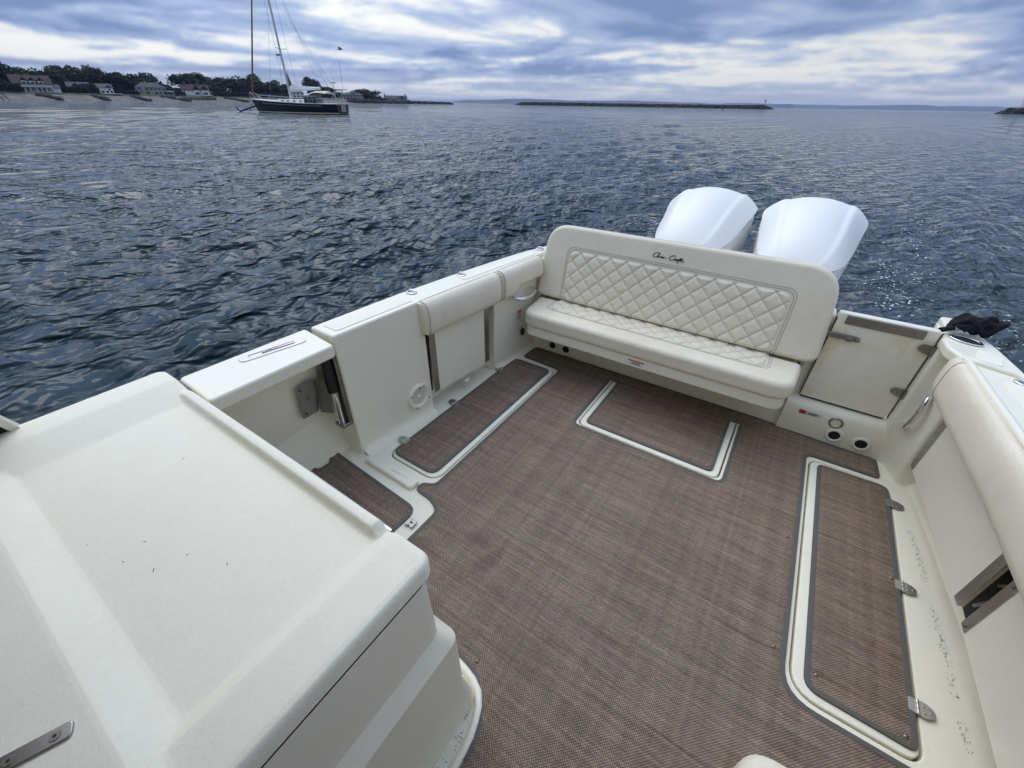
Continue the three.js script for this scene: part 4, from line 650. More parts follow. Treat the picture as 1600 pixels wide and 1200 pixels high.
// ------------------------------------------------------------------ sailing yacht at its mooring
const lam = (c, r = 0.7) => MS({ color: new THREE.Color(c[0], c[1], c[2]), roughness: r });
const FM = { navy: MP({ color: new THREE.Color(0.006, 0.007, 0.016), roughness: 0.25 }), deck: lam([0.74, 0.74, 0.72], 0.5), boot: lam([0.55, 0.50, 0.40]), alu: lam([0.55, 0.57, 0.6], 0.35), sailTan: lam([0.16, 0.10, 0.06], 0.9), canvas: lam([0.62, 0.60, 0.48], 0.9), grey: lam([0.18, 0.19, 0.20], 0.8), panel: MP({ color: new THREE.Color(0.006, 0.008, 0.014), roughness: 0.3 }), wire: lam([0.16, 0.17, 0.18], 0.5), blue: lam([0.03, 0.06, 0.25], 0.5) };
{
  const y = thing('sailing_yacht', 'dark hulled sailing yacht with white deck lying to a mooring off the beach', 'yacht');
  const stern = far(534, 87), bow = far(400, 97), dir = bow.clone().sub(stern), L = dir.length(); // hull length on the water about 16 m
  y.position.copy(stern); y.rotation.y = Math.atan2(-dir.z, dir.x);
  const st = []; const N = 26;
  for (let i = 0; i <= N; i++) {
    const f = i / N, x = f * L, w = 2.15 * Math.pow(Math.max(0, Math.sin(Math.PI * (0.27 + 0.73 * f))), 0.75) * (f < 0.45 ? 1 : 1) * (1) * (f > 0.985 ? 0.35 : 1), sh = 1.30 + 0.62 * f * f + 0.12 * (1 - f), ox = f * 0.75 - 0.1;
    const bw = Math.max(0.04, w); st.push({ x, w: bw, sh, ov: f > 0.5 ? (f - 0.5) * 2 : 0 });
  }
  const sec = (s, k0, k1) => { const q = []; for (let k = 0; k <= 6; k++) { const t = k / 6, yy = mix(k0, k1, t) * s.sh, ww = s.w * (0.80 + 0.20 * Math.pow(Math.max(0, mix(k0, k1, t)), 0.7)); q.push(V(s.x + s.ov * 0.9 * mix(k0, k1, t), yy, -ww)); } const r = q.map(p => V(p.x, p.y, -p.z)).reverse(); return [...q, ...r]; };
  mk('hull', loft(st.map(s => sec(s, -0.15, 1)), { caps: true, crease: 0.7 }), FM.navy, y);
  mk('boot_stripe', loft(st.map(s => { const w = s.w * 0.84 + 0.02, x = s.x + s.ov * 0.9 * 0.12; return [V(x, 0.10, -w), V(x, 0.24, -w - 0.03), V(x, 0.24, w + 0.03), V(x, 0.10, w)]; }), { caps: true }), FM.boot, y);
  mk('cove_stripe', loft(st.slice(4, 23).map(s => { const w = s.w * 0.985 + 0.012, x = s.x + s.ov * 0.9 * 0.8; return [V(x, s.sh * 0.80, -w), V(x, s.sh * 0.80 + 0.03, -w), V(x, s.sh * 0.80 + 0.03, w), V(x, s.sh * 0.80, w)]; })), FM.boot, y);
  mk('deck', loft(st.map(s => { const w = s.w * 0.97, x = s.x + s.ov * 0.9; return [V(x, s.sh - 0.05, -w), V(x, s.sh + 0.10, -w), V(x, s.sh + 0.13, -w * 0.9), V(x, s.sh + 0.13, w * 0.9), V(x, s.sh + 0.10, w), V(x, s.sh - 0.05, w)]; }), { caps: true, crease: 0.3 }), FM.deck, y);
  const co = (x0, x1, w, h, b) => loft([x0, x0 + 0.3, x1 - 1.2, x1].map((x, i) => { const k = [0.85, 1, 0.85, 0.5][i], hh = [0.9, 1, 0.8, 0.05][i] * h; return [V(x, b, -w * k), V(x, b + hh * 0.85, -w * k * 0.86), V(x, b + hh, -w * k * 0.7), V(x, b + hh, w * k * 0.7), V(x, b + hh * 0.85, w * k * 0.86), V(x, b, w * k)]; }), { caps: true, crease: 0.4 });
  mk('coachroof', co(4.6, 12.6, 1.55, 0.62, 1.45), FM.deck, y);
  for (const px of [5.6, 6.8, 8.0, 9.2, 10.3]) for (const s of [-1, 1]) mk('portlight', rbox(0.42, 0.20, 0.06, 0.05, px, 1.74 + (px - 5) * 0.012, s * (1.40 - (px > 9.5 ? 0.08 : 0))), FM.panel, y);
  // rig
  const mx = 9.6, mastTop = 22.5; mk('mast', bar(V(mx, 1.6, 0), V(mx - 0.35, mastTop, 0), 0.17, 10, 0.13), FM.alu, y);
  mk('furled_headsail', bar(V(L + 0.55, 2.25, 0), V(mx - 0.2, mastTop - 0.3, 0), 0.14, 8, 0.07), FM.sailTan, y);
  mk('inner_stay', bar(V(L - 3.0, 1.9, 0), V(mx - 0.2, 15, 0), 0.018, 4), FM.wire, y);
  const boom = mk('boom', [bar(V(mx - 0.2, 3.25, 0), V(mx - 6.0, 3.55, 0), 0.20, 10)], FM.deck, y); 
  mk('sail_cover', loft([[mx - 0.3, 0.28, 0.35], [mx - 0.6, 0.22, 0.6], [mx - 1.5, 0.24, 0.5], [mx - 4, 0.24, 0.4], [mx - 5.8, 0.16, 0.3]].map(([x, w, h]) => [V(x, 3.35, -w), V(x, 3.4 + h, 0), V(x, 3.35, w)]), { caps: true, crease: 0.9 }), FM.deck, y);
  mk('staysail_bag', loft([[0, 0], [1, 1]].map(([k]) => [V(mx - 0.25 - k * 0.02, 3.5, -0.03), V(mx - 0.9, 3.6, 0.03), V(mx - 0.3, 5.6, 0.0)]).map((s, i) => s.map(p => V(p.x, p.y, p.z + i * 0.12))), { closed: true, caps: true }), FM.sailTan, y);
  for (const h of [8.6, 14.6]) mk('spreader', [bar(V(mx - 0.15, h, 0), V(mx - 0.45, h + 0.15, -1.35), 0.035, 5), bar(V(mx - 0.15, h, 0), V(mx - 0.45, h + 0.15, 1.35), 0.035, 5)], FM.wire, y);
  for (const s of [-1, 1]) mk('shroud', [bar(V(mx - 0.4, 1.5, s * 1.9), V(mx - 0.45, 8.75, s * 1.35), 0.02, 4), bar(V(mx - 0.45, 8.75, s * 1.35), V(mx - 0.4, 14.7, s * 1.3), 0.02, 4), bar(V(mx - 0.4, 14.7, s * 1.3), V(mx - 0.35, mastTop, 0), 0.02, 4), bar(V(mx + 0.4, 1.6, s * 1.85), V(mx - 0.15, 8.5, 0), 0.018, 4)], FM.wire, y);
  mk('backstay', [bar(V(0.4, 1.6, -0.9), V(mx - 3.2, 12, 0), 0.018, 4), bar(V(0.4, 1.6, 0.9), V(mx - 3.2, 12, 0), 0.018, 4), bar(V(mx - 3.2, 12, 0), V(mx - 0.35, mastTop, 0), 0.02, 4), bar(V(mx - 6, 3.6, 0), V(mx - 0.4, mastTop, 0), 0.015, 4)], FM.wire, y);
  mk('radar', [cyl(0.3, 0.3, 0.2, mx + 0.45, 7.9, 0, 14)], FM.grey, y);
  // cockpit canvas, panels, stern gear
  mk('bimini', loft([2.0, 2.6, 4.0, 5.0].map((x, i) => { const h = [3.0, 3.15, 3.15, 2.95][i]; return [V(x, h - 0.2, -1.4), V(x, h, -0.8), V(x, h + 0.05, 0), V(x, h, 0.8), V(x, h - 0.2, 1.4), V(x, h - 0.25, 1.38), V(x, h - 0.04, 0), V(x, h - 0.25, -1.38)]; }), { closed: true, caps: true, crease: 0.6 }), FM.canvas, y);
  mk('spray_hood', loft([4.4, 5.0, 6.0].map((x, i) => { const h = [2.75, 2.8, 2.05][i]; return [V(x, 1.6, -1.35), V(x, h - 0.15, -1.25), V(x, h, -0.6), V(x, h, 0.6), V(x, h - 0.15, 1.25), V(x, 1.6, 1.35)]; }), { caps: true, crease: 0.6 }), FM.grey, y);
  for (let k = 0; k < 3; k++) for (const r of [0, 1]) mk('solar_panel', rbox(0.72, 0.42, 0.03, 0.01, 3.7 + k * 0.8, 1.75 + r * 0.46, -1.98 + (2 - 0) * 0 + (0)), FM.panel, y);
  for (let k = 0; k < 3; k++) mk('panel_frame', box(0.78, 0.96, 0.02, 3.7 + k * 0.8, 1.98, -1.955), FM.alu, y);
  mk('stern_arch', [bar(V(0.5, 1.5, -1.2), V(0.3, 3.3, -1.1), 0.04, 6), bar(V(0.5, 1.5, 1.2), V(0.3, 3.3, 1.1), 0.04, 6), bar(V(0.3, 3.3, -1.1), V(0.3, 3.3, 1.1), 0.04, 6), bar(V(1.3, 1.5, -1.2), V(0.3, 3.3, -1.1), 0.03, 6), bar(V(1.3, 1.5, 1.2), V(0.3, 3.3, 1.1), 0.03, 6)], FM.alu, y);
  mk('stern_panel', rbox(1.3, 0.05, 2.6, 0.02, 0.0, 3.42, 0), FM.panel, y);
  mk('radar_pole', [bar(V(1.6, 1.5, 0.9), V(1.6, 4.3, 0.9), 0.04, 6), rbox(0.7, 0.22, 0.4, 0.08, 1.6, 4.35, 0.9)], FM.alu, y);
  mk('antenna', [bar(V(0.1, 3.3, 1.1), V(0.0, 7.2, 1.15), 0.025, 4), bar(V(1.6, 4.3, 0.9), V(1.7, 6.4, 0.9), 0.015, 4)], FM.wire, y);
  const rail = []; for (let i = 1; i < N - 1; i += 3) { const s = st[i], x = s.x + s.ov * 0.9; for (const q of [-1, 1]) rail.push(bar(V(x, s.sh + 0.1, q * s.w * 0.95), V(x, s.sh + 0.75, q * s.w * 0.95), 0.02, 4)); } 
  for (const q of [-1, 1]) { const pl = []; for (let i = 0; i < N; i += 2) { const s = st[i]; pl.push(V(s.x + s.ov * 0.9, s.sh + 0.75, q * s.w * 0.95)); } rail.push(tube(pl, 0.015, 30, 4)); }
  mk('guard_rail', rail, FM.alu, y);
  mk('pulpit', [tube([V(L - 0.6, 2.05, -0.6), V(L + 0.2, 2.75, -0.45), V(L + 1.0, 2.8, 0), V(L + 0.2, 2.75, 0.45), V(L - 0.6, 2.05, 0.6)], 0.035, 20, 5), bar(V(L + 0.9, 2.0, 0), V(L + 1.0, 2.8, 0), 0.03, 5)], FM.alu, y);
  mk('stern_ladder', [bar(V(-0.12, 0.3, -0.35), V(-0.12, 1.6, -0.35), 0.04, 5), bar(V(-0.12, 0.3, 0.35), V(-0.12, 1.6, 0.35), 0.04, 5), ...[0.5, 0.85, 1.2].map(h => bar(V(-0.12, h, -0.35), V(-0.12, h, 0.35), 0.035, 5))], FM.deck, y);
  mk('transom_steps', [rbox(0.5, 0.10, 2.4, 0.03, -0.2, 0.42, 0), rbox(0.1, 0.8, 1.4, 0.03, -0.05, 0.9, 0)], FM.grey, y);
  // mooring pennant with its blue float, lying ahead of the bow
  const m = thing('mooring_line', 'blue mooring float and pennant leading from the yacht bow', 'mooring'); const mb = far(383, 100), bw = V(L + 0.9, 1.6, 0).applyMatrix4(y.matrixWorld.compose(y.position, y.quaternion, y.scale));
  mk('pennant', tube([bw, V(mix(bw.x, mb.x, 0.5), 0.35, mix(bw.z, mb.z, 0.5)), mb.clone().setY(WATER_Y + 0.25)], 0.05, 14, 5), FM.wire, m);
  mk('float', [bar(mb.clone().add(V(-1.3, 0.15, 0.8)), mb.clone().add(V(1.3, 1.0, -0.8)), 0.16, 8), bar(mb.clone().add(V(-1.3, 0.15, 0.8)), mb.clone().add(V(-1.7, 0.75, 1.15)), 0.14, 8)], FM.blue, m);
}
// ------------------------------------------------------------------ shore
const shoreTab = [[-160, 330], [-60, 372], [0, 392], [100, 412], [190, 432], [300, 470], [400, 520], [470, 560], [540, 610], [600, 660], [660, 715], [705, 760]];
const shoreD = px => { const t = shoreTab; if (px <= t[0][0]) return t[0][1]; for (let i = 0; i < t.length - 1; i++) if (px <= t[i + 1][0]) return mix(t[i][1], t[i + 1][1], (px - t[i][0]) / (t[i + 1][0] - t[i][0])); return t[t.length - 1][1]; };
const sandMap = dtex(256, (i, j, n) => { const u = i / n, v = j / n, m = (pn(u, v, 8, 81) - .5) * 34 + (pn(u, v, 40, 82) - .5) * 26; return [clamp8(98 + m), clamp8(91 + m), clamp8(86 + m)]; }, true); sandMap.repeat.set(1 / 30, 1 / 30);
const FS = { sand: MS({ map: sandMap, roughness: 0.95 }), turf: lam([0.05, 0.065, 0.03], 0.95), rock: lam([0.035, 0.034, 0.035], 0.95), wood: lam([0.03, 0.026, 0.024], 0.9), stone: lam([0.30, 0.27, 0.24], 0.9), shingle: lam([0.27, 0.26, 0.24], 0.85), white: lam([0.60, 0.61, 0.62], 0.7), roofBrown: lam([0.05, 0.036, 0.030], 0.9), roofGrey: lam([0.075, 0.08, 0.09], 0.9), glass: MP({ color: new THREE.Color(0.012, 0.014, 0.018), roughness: 0.15 }), brick: lam([0.16, 0.09, 0.065], 0.9), bark: lam([0.035, 0.03, 0.025], 0.95), leafA: lam([0.022, 0.038, 0.017], 0.9), leafB: lam([0.032, 0.05, 0.02], 0.9), leafC: lam([0.02, 0.026, 0.018], 0.9), leafD: lam([0.06, 0.045, 0.018], 0.9), hill: lam([0.05, 0.065, 0.05], 0.95), buoyRed: lam([0.03, 0.02, 0.02]), tower: lam([0.55, 0.5, 0.42]) };
for (const k of ['leafA', 'leafB', 'leafC', 'leafD']) FS[k].side = THREE.DoubleSide;
{
  const pxs = []; for (let p = -160; p <= 590; p += 10) pxs.push(p);
  const rows = (offs) => pxs.map(p => { const D = shoreD(p), j = (vnoise(p * 0.07, 3, 4) - 0.5); return offs.map(([o, h]) => { const q = far(p, D + o + j * 3); return V(q.x, h + (h > 1 ? (vnoise(p * 0.1, o, 9) - 0.5) * 0.5 : 0), q.z); }); });
  const beach = mk('beach', loft(rows([[-4, -0.6], [0, -0.2], [7, 0.8], [16, 1.9], [22, 2.5], [24, 2.9]]), { crease: 1 }), FS.sand); tag(beach, 'sandy beach along the far shore', 'beach', null, 'structure');
  const lawn = mk('shore_land', loft(rows([[23.5, 2.4], [25, 3.6], [40, 4.3], [70, 5.2], [140, 7.5], [400, 9.0]]), { crease: 1 }), FS.turf); tag(lawn, 'wooded land behind the beach', 'land', null, 'structure');
}
// groynes down the beach
const gro = [[60, 96, 3.6], [145, 170, 3.4], [205, 232, 3.4], [255, 295, 3.2], [352, 388, 3.2]];
gro.forEach(([a, b, h], i) => { const p = far(a, shoreD(a) + 20), q = far(b, shoreD(b) - 3), g = [], R = rng(200 + i), n = 26; for (let k = 0; k <= n; k++) { const f = k / n, c = new THREE.DodecahedronGeometry(0.75 + R() * 0.7, 0); c.rotateY(R() * 6); c.translate(mix(p.x, q.x, f) + (R() - 0.5) * 1.2, mix(2.3, 0.0, f) + R() * 0.3, mix(p.z, q.z, f) + (R() - 0.5) * 1.2); g.push(c); } const m = mk('stone_groyne', g, FS.rock); tag(m, 'dark stone groyne on the beach below the ' + ['large white beach house', 'grey shingled house', 'dark trees beyond the white cottage', 'gap next to the timber bulkhead', 'trees beyond the timber bulkhead'][i], 'groyne', 'stone groynes on the beach'); });
{ // timber bulkhead with piles below the gabled house
  const t = thing('timber_bulkhead', 'weathered timber bulkhead with upright piles on the beach', 'bulkhead'); for (let k = 0; k < 12; k++) { const px = 288 + k * 4.2, p = far(px, shoreD(px) + 6); mk('pile', bar(V(p.x, -0.4, p.z), V(p.x, 2.9, p.z), 0.28, 6), FS.stone, t); } const a = far(286, shoreD(286) + 8), b = far(338, shoreD(338) + 8), d = b.clone().sub(a); const w = box(d.length(), 2.4, 0.3); w.rotateY(Math.atan2(-d.z, d.x)); w.translate((a.x + b.x) / 2, 1.3, (a.z + b.z) / 2); mk('planking', w, FS.wood, t);
  const s = thing('beach_steps', 'small timber steps at the end of the beach', 'steps'); const p = far(2, shoreD(2) - 2); mk('frame', [bar(V(p.x, -0.3, p.z), V(p.x - 1.5, 4.2, p.z + 2), 0.2, 5), bar(V(p.x + 2, -0.3, p.z - 2), V(p.x + 0.5, 4.2, p.z), 0.2, 5)], FS.wood, s); for (let k = 0; k < 6; k++) { const f = k / 6; mk('tread', bar(V(p.x - 1.5 * f, -0.3 + 4.5 * f, p.z + 2 * f), V(p.x + 2 - 1.5 * f, -0.3 + 4.5 * f, p.z - 2 + 2 * f), 0.12, 4), FS.wood, s); }
}
// houses: local x across, z towards the water; every window its own part
function gableRoof(w, d, y, h, o = 0.5, ridgeX = true) { const W2 = w / 2 + o, D2 = d / 2 + o, t = 0.25; const p = ridgeX ? [[-D2, y], [0, y + h], [D2, y], [D2, y - t], [0, y + h - t], [-D2, y - t]].map(q => [q[0], q[1]]) : [[-W2, y], [0, y + h], [W2, y], [W2, y - t], [0, y + h - t], [-W2, y - t]]; return ridgeX ? loft([-W2, W2].map(x => p.map(q => V(x, q[1], q[0]))), { closed: true, caps: true, crease: 0.2 }) : loft([-D2, D2].map(z => p.map(q => V(q[0], q[1], z))), { closed: true, caps: true, crease: 0.2 }); }
function hipRoof(w, d, y, h, o = 0.5) { const a = w / 2 + o, b = d / 2 + o, r = Math.max(0.1, a - b); return loft([[V(-a, y, -b), V(a, y, -b), V(a, y, b), V(-a, y, b)], [V(-r, y + h, -0.05), V(r, y + h, -0.05), V(r, y + h, 0.05), V(-r, y + h, 0.05)]], { closed: true, caps: true, crease: 0.1 }); }
function gableWall(w, d, h, gh, ridgeX) { const pr = ridgeX ? null : [[-w / 2, 0], [w / 2, 0], [w / 2, h], [0, h + gh - 0.25], [-w / 2, h]]; if (!ridgeX) return loft([-d / 2, d / 2].map(z => pr.map(q => V(q[0], q[1], z))), { closed: true, caps: true, crease: 0.2 }); const q = [[-d / 2, 0], [d / 2, 0], [d / 2, h], [0, h + gh - 0.25], [-d / 2, h]]; return loft([-w / 2, w / 2].map(x => q.map(s => V(x, s[1], s[0]))), { closed: true, caps: true, crease: 0.2 }); }
function win(parent, x, y, z, w, h, frameMat = FS.white) { const f = mk('window', box(w + 0.3, h + 0.3, 0.12, x, y, z), frameMat, parent); mk('pane', box(w, h, 0.10, x, y, z + 0.04), FS.glass, f); }
function house(px, D, w, turn, label, build) { const p = far(px, D); const t = thing('house', label, 'house', null); t.position.set(p.x, 3.7, p.z); t.scale.y = 0.80; t.rotation.y = faceCam(p) + turn; build(t, w); return t; }
const mPer = (px, D) => { const a = far(px - 10, D), b = far(px + 10, D); return a.distanceTo(b) / 20; }; // metres per photo pixel there
const HD = px => shoreD(px) + 38;
{
  let D = HD(60), w = 58 * mPer(60, D);
  house(60, D, w, 0.1, 'large white beach house with brown roof and a row of gabled dormers', (t, w) => {
    mk('wall', gableWall(w, 11, 5.6, 5.6, true), FS.white, t); mk('roof', gableRoof(w, 11, 5.6, 5.6, 0.8, true), FS.roofBrown, t);
    for (const f of [-0.22, 0.0, 0.22]) { const g = mk('dormer', [gableWall(w * 0.15, 4.5, 3.4, 2.2, false)], FS.white, t); g.position.set(f * w, 4.2, 3.6); mk('dormer_roof', gableRoof(w * 0.15, 4.5, 3.4, 2.2, 0.3, false), FS.roofBrown, g); win(g, 0, 1.9, 2.28, w * 0.08, 1.3); const r = new THREE.CylinderGeometry(0.6, 0.6, 0.2, 14); r.rotateX(Math.PI / 2); r.translate(0, 4.1, 2.3); mk('round_window', r, FS.glass, g); }
    for (let k = 0; k < 9; k++) win(t, (k / 8 - 0.5) * w * 0.88, 1.7, 5.55, w * 0.055, 2.1);
    mk('porch_roof', rbox(w * 0.9, 0.25, 3, 0.05, 0, 3.2, 6.6), FS.roofGrey, t); for (let k = 0; k < 7; k++) mk('porch_post', box(0.3, 3.2, 0.3, (k / 6 - 0.5) * w * 0.86, 1.6, 7.9), FS.white, t);
    mk('wing', [gableWall(w * 0.2, 8, 3.2, 2.5, true)], FS.white, t).position.set(w * 0.58, 0, 1); const wr = mk('wing_roof', gableRoof(w * 0.2, 8, 3.2, 2.5, 0.4, true), FS.roofGrey, t); wr.position.set(w * 0.58, 0, 1);
  });
  D = HD(132) + 26; w = 34 * mPer(132, D);
  house(130, D, w, 0, 'grey shingled house half hidden behind hedges and trees', (t, w) => { mk('wall', gableWall(w, 9, 5, 3.6, true), FS.shingle, t); mk('roof', gableRoof(w, 9, 5, 3.6, 0.5, true), FS.roofGrey, t); const g = mk('gable_wing', gableWall(w * 0.36, 5, 5.0, 3.2, false), FS.shingle, t); g.position.set(-w * 0.1, 0, 4); mk('wing_roof', gableRoof(w * 0.36, 5, 5.0, 3.2, 0.4, false), FS.roofGrey, g); win(t, w * 0.3, 3, 4.55, 1.4, 1.4); win(g, 0, 3, 2.55, 1.5, 1.6); });
  D = HD(168) - 6; w = 22 * mPer(168, D);
  house(169, D, w, 0.2, 'small white cottage with bright sunroom close to the beach', (t, w) => { mk('wall', gableWall(w, 8, 4.4, 3.0, true), FS.white, t); mk('roof', gableRoof(w, 8, 4.4, 3.0, 0.5, true), FS.roofGrey, t); const g = mk('gable_wing', gableWall(w * 0.45, 4, 4.4, 2.2, false), FS.white, t); g.position.set(w * 0.2, 0, 3.2); mk('wing_roof', gableRoof(w * 0.45, 4, 4.4, 2.2, 0.3, false), FS.roofGrey, g); for (const k of [-0.3, 0, 0.3]) win(t, k * w, 1.5, 5.4, 1.5, 1.6); mk('sunroom', box(w * 0.85, 2.6, 2, 0, 1.3, 4.3), FS.white, t); win(g, 0, 3.2, 2.05, 1.2, 1.3); mk('terrace', box(w * 1.3, 0.5, 3, w * 0.3, 0.1, 6), FS.white, t); });
  D = HD(245); w = 46 * mPer(245, D);
  house(241, D, w, 0.05, 'long stone house with grey hipped roof and tall chimneys', (t, w) => { mk('wall', box(w, 6, 10, 0, 3, 0), FS.shingle, t); const r = mk('roof', hipRoof(w, 10, 6, 4.0, 0.8), FS.roofGrey, t); for (const f of [-0.1, 0.3]) mk('chimney', box(1.4, 2.8, 1.4, f * w, 9.4, 0), FS.stone, r); for (let k = 0; k < 7; k++) { win(t, (k / 6 - 0.5) * w * 0.84, 4.6, 5.05, 1.5, 1.3); if (k !== 3) win(t, (k / 6 - 0.5) * w * 0.84, 1.7, 5.05, 1.9, 1.7); } mk('side_tower', box(1.8, 7.0, 2.5, -w * 0.26, 3.5, 5.4), FS.stone, t); const s = mk('conservatory', box(w * 0.3, 3.6, 6, w * 0.58, 1.8, 2), FS.white, t); for (let k = 0; k < 4; k++) win(s, w * 0.58 + (k - 1.5) * w * 0.07, 1.6, 5.05, 1.8, 2.0); });
  D = HD(310); w = 42 * mPer(310, D);
  house(310, D, w, -0.05, 'brown roofed house with white gables and two brick chimneys', (t, w) => { mk('wall', gableWall(w, 10, 5.5, 4.6, true), FS.white, t); const r = mk('roof', gableRoof(w, 10, 5.5, 4.6, 0.6, true), FS.roofBrown, t); for (const f of [-0.34, 0.12]) mk('chimney', box(1.5, 3.6, 1.5, f * w, 10.4, 0), FS.brick, r); for (const [f, s] of [[0.05, 0.2], [0.36, 0.26]]) { const g = mk('gable_wing', gableWall(w * s, 4.5, 5.6, 3.8, false), FS.white, t); g.position.set(f * w, 0, 4.2); mk('wing_roof', gableRoof(w * s, 4.5, 5.6, 3.8, 0.5, false), FS.roofBrown, g); win(g, 0, 5.6, 2.3, 1.5, 1.4); win(g, 0, 2.2, 2.3, 3.0, 1.8); } for (const f of [-0.38, -0.25, -0.12]) { win(t, f * w, 4.4, 5.05, 1.4, 1.2); win(t, f * w, 1.7, 5.05, 1.8, 1.7); } mk('sun_porch', box(w * 0.36, 2.9, 2.6, -w * 0.2, 1.45, 6), FS.white, t); });
  D = HD(283) + 24; house(281, D, 12 * mPer(283, D), 0, 'small pale cottage peeking out beside the chimneyed house', (t, w) => { mk('wall', gableWall(w, 7, 5, 2.6, false), FS.shingle, t); mk('roof', gableRoof(w, 7, 5, 2.6, 0.4, false), FS.roofGrey, t); win(t, 0, 3, 3.55, 1.3, 1.3); });
  D = HD(465) - 4; w = 24 * mPer(465, D);
  house(465, D, w, 0, 'white two storey house seen behind the yacht rigging', (t, w) => { mk('wall', box(w, 6.2, 9, 0, 3.1, 0), FS.white, t); mk('roof', hipRoof(w, 9, 6.2, 3, 0.6), FS.roofGrey, t); for (let k = 0; k < 4; k++) { win(t, (k / 3 - 0.5) * w * 0.76, 4.7, 4.55, 1.8, 1.4); win(t, (k / 3 - 0.5) * w * 0.76, 1.8, 4.55, 2.2, 1.8); } });
  D = HD(552) - 8; w = 32 * mPer(552, D);
  const hg = house(552, D, w, 0.1, 'shingled house with stacked balconies on the low point', (t, w) => { mk('wall', box(w, 6.5, 10, 0, 3.2, 0), FS.shingle, t); mk('roof', hipRoof(w, 10, 6.5, 2.6, 0.8), FS.roofGrey, t); mk('tower', box(w * 0.32, 9, 7, 0.05 * w, 4.5, 1.2), FS.shingle, t); mk('tower_roof', hipRoof(w * 0.32, 7, 9, 2.2, 0.6), FS.roofGrey, t).position.set(0.05 * w, 0, 1.2); for (const yy of [1.7, 4.7]) for (let k = 0; k < 6; k++) win(t, (k / 5 - 0.5) * w * 0.84, yy, 5.06, 1.9, 1.7); for (const yy of [3.2, 6.3]) mk('balcony', box(w * 0.6, 0.3, 2.2, -0.1 * w, yy, 6), FS.white, t); win(t, 0.05 * w, 7.4, 4.75, 3, 1.6); }); hg.position.y = 3.2;
  D = 720; w = 35 * mPer(619, D);
  const hh = house(619, D, w, 0, 'long low grey house with end chimneys alone on the point', (t, w) => { mk('wall', gableWall(w, 10, 4.4, 4.2, true), FS.shingle, t); const r = mk('roof', gableRoof(w, 10, 4.4, 4.2, 0.5, true), FS.roofGrey, t); for (const f of [-0.47, 0.43]) mk('chimney', box(1.8, 3.4, 1.8, f * w, 9.2, 0), FS.stone, r); const g = mk('gable_wing', gableWall(w * 0.3, 4.5, 4.6, 3.6, false), FS.shingle, t); g.position.set(w * 0.26, 0, 4.2); mk('wing_roof', gableRoof(w * 0.3, 4.5, 4.6, 3.6, 0.5, false), FS.roofGrey, g); for (let k = 0; k < 7; k++) win(t, (k / 6 - 0.5) * w * 0.84, 2.0, 5.05, 2.0, 1.8); win(g, 0, 2.6, 2.3, 3.4, 2.2); mk('side_porch', box(w * 0.18, 3, 7, w * 0.56, 1.5, 0), FS.shingle, t); }); hh.position.y = 2.2;
}
// trees: tapered trunk with limbs and a crown of many small leaf clumps
function treeVariant(seed, leaf, kind) {
  const R = rng(seed), t = new THREE.Group(), tr = [];
  tr.push(bar(V(0, -0.5, 0), V(0.1, 4.2, 0), 0.42, 7, 0.26)); const lobes = [];
  const nL = kind === 'dark' ? 13 : 15;
  for (let k = 0; k < nL; k++) { const a = k * 2.4 + R(), rr = (k < 3 ? 0.6 : 1.6 + R() * 1.9), y = 3.6 + R() * 6.6 - rr * 0.35; lobes.push([Math.cos(a) * rr, y, Math.sin(a) * rr, 1.7 + R() * 1.2]); tr.push(bar(V(0.1, 3.4 + R(), 0), V(Math.cos(a) * rr * 0.8, y - 0.3, Math.sin(a) * rr * 0.8), 0.16, 5, 0.05)); }
  const pos = [], q = V(), n1 = V(), n2 = V();
  for (const [lx, ly, lz, lr] of lobes) for (let k = 0; k < 150; k++) {
    const u = R() * 2 - 1, a = R() * 6.283, s = Math.sqrt(1 - u * u), rad = lr * Math.pow(0.35 + 0.65 * R(), 0.5) * (R() < 0.12 ? 1.25 : 1); q.set(lx + Math.cos(a) * s * rad, ly + u * rad * 0.8, lz + Math.sin(a) * s * rad);
    const z = 0.26 + R() * 0.34; n1.set(R() - .5, R() - .5, R() - .5).normalize(); n2.set(R() - .5, R() - .5, R() - .5).cross(n1).normalize();
    pos.push(q.x - n1.x * z, q.y - n1.y * z, q.z - n1.z * z, q.x + n1.x * z, q.y + n1.y * z, q.z + n1.z * z, q.x + n2.x * z * 1.5, q.y + n2.y * z * 1.5, q.z + n2.z * z * 1.5);
  }
  const g = new THREE.BufferGeometry(); g.setAttribute('position', new THREE.Float32BufferAttribute(pos, 3)); g.computeVertexNormals();
  mk('trunk', tr, FS.bark, t); mk('crown', g, leaf, t); return t;
}
const TV = [treeVariant(1, FS.leafA, 'a'), treeVariant(2, FS.leafB, 'a'), treeVariant(3, FS.leafC, 'dark'), treeVariant(4, FS.leafA, 'a'), treeVariant(5, FS.leafD, 'a')];
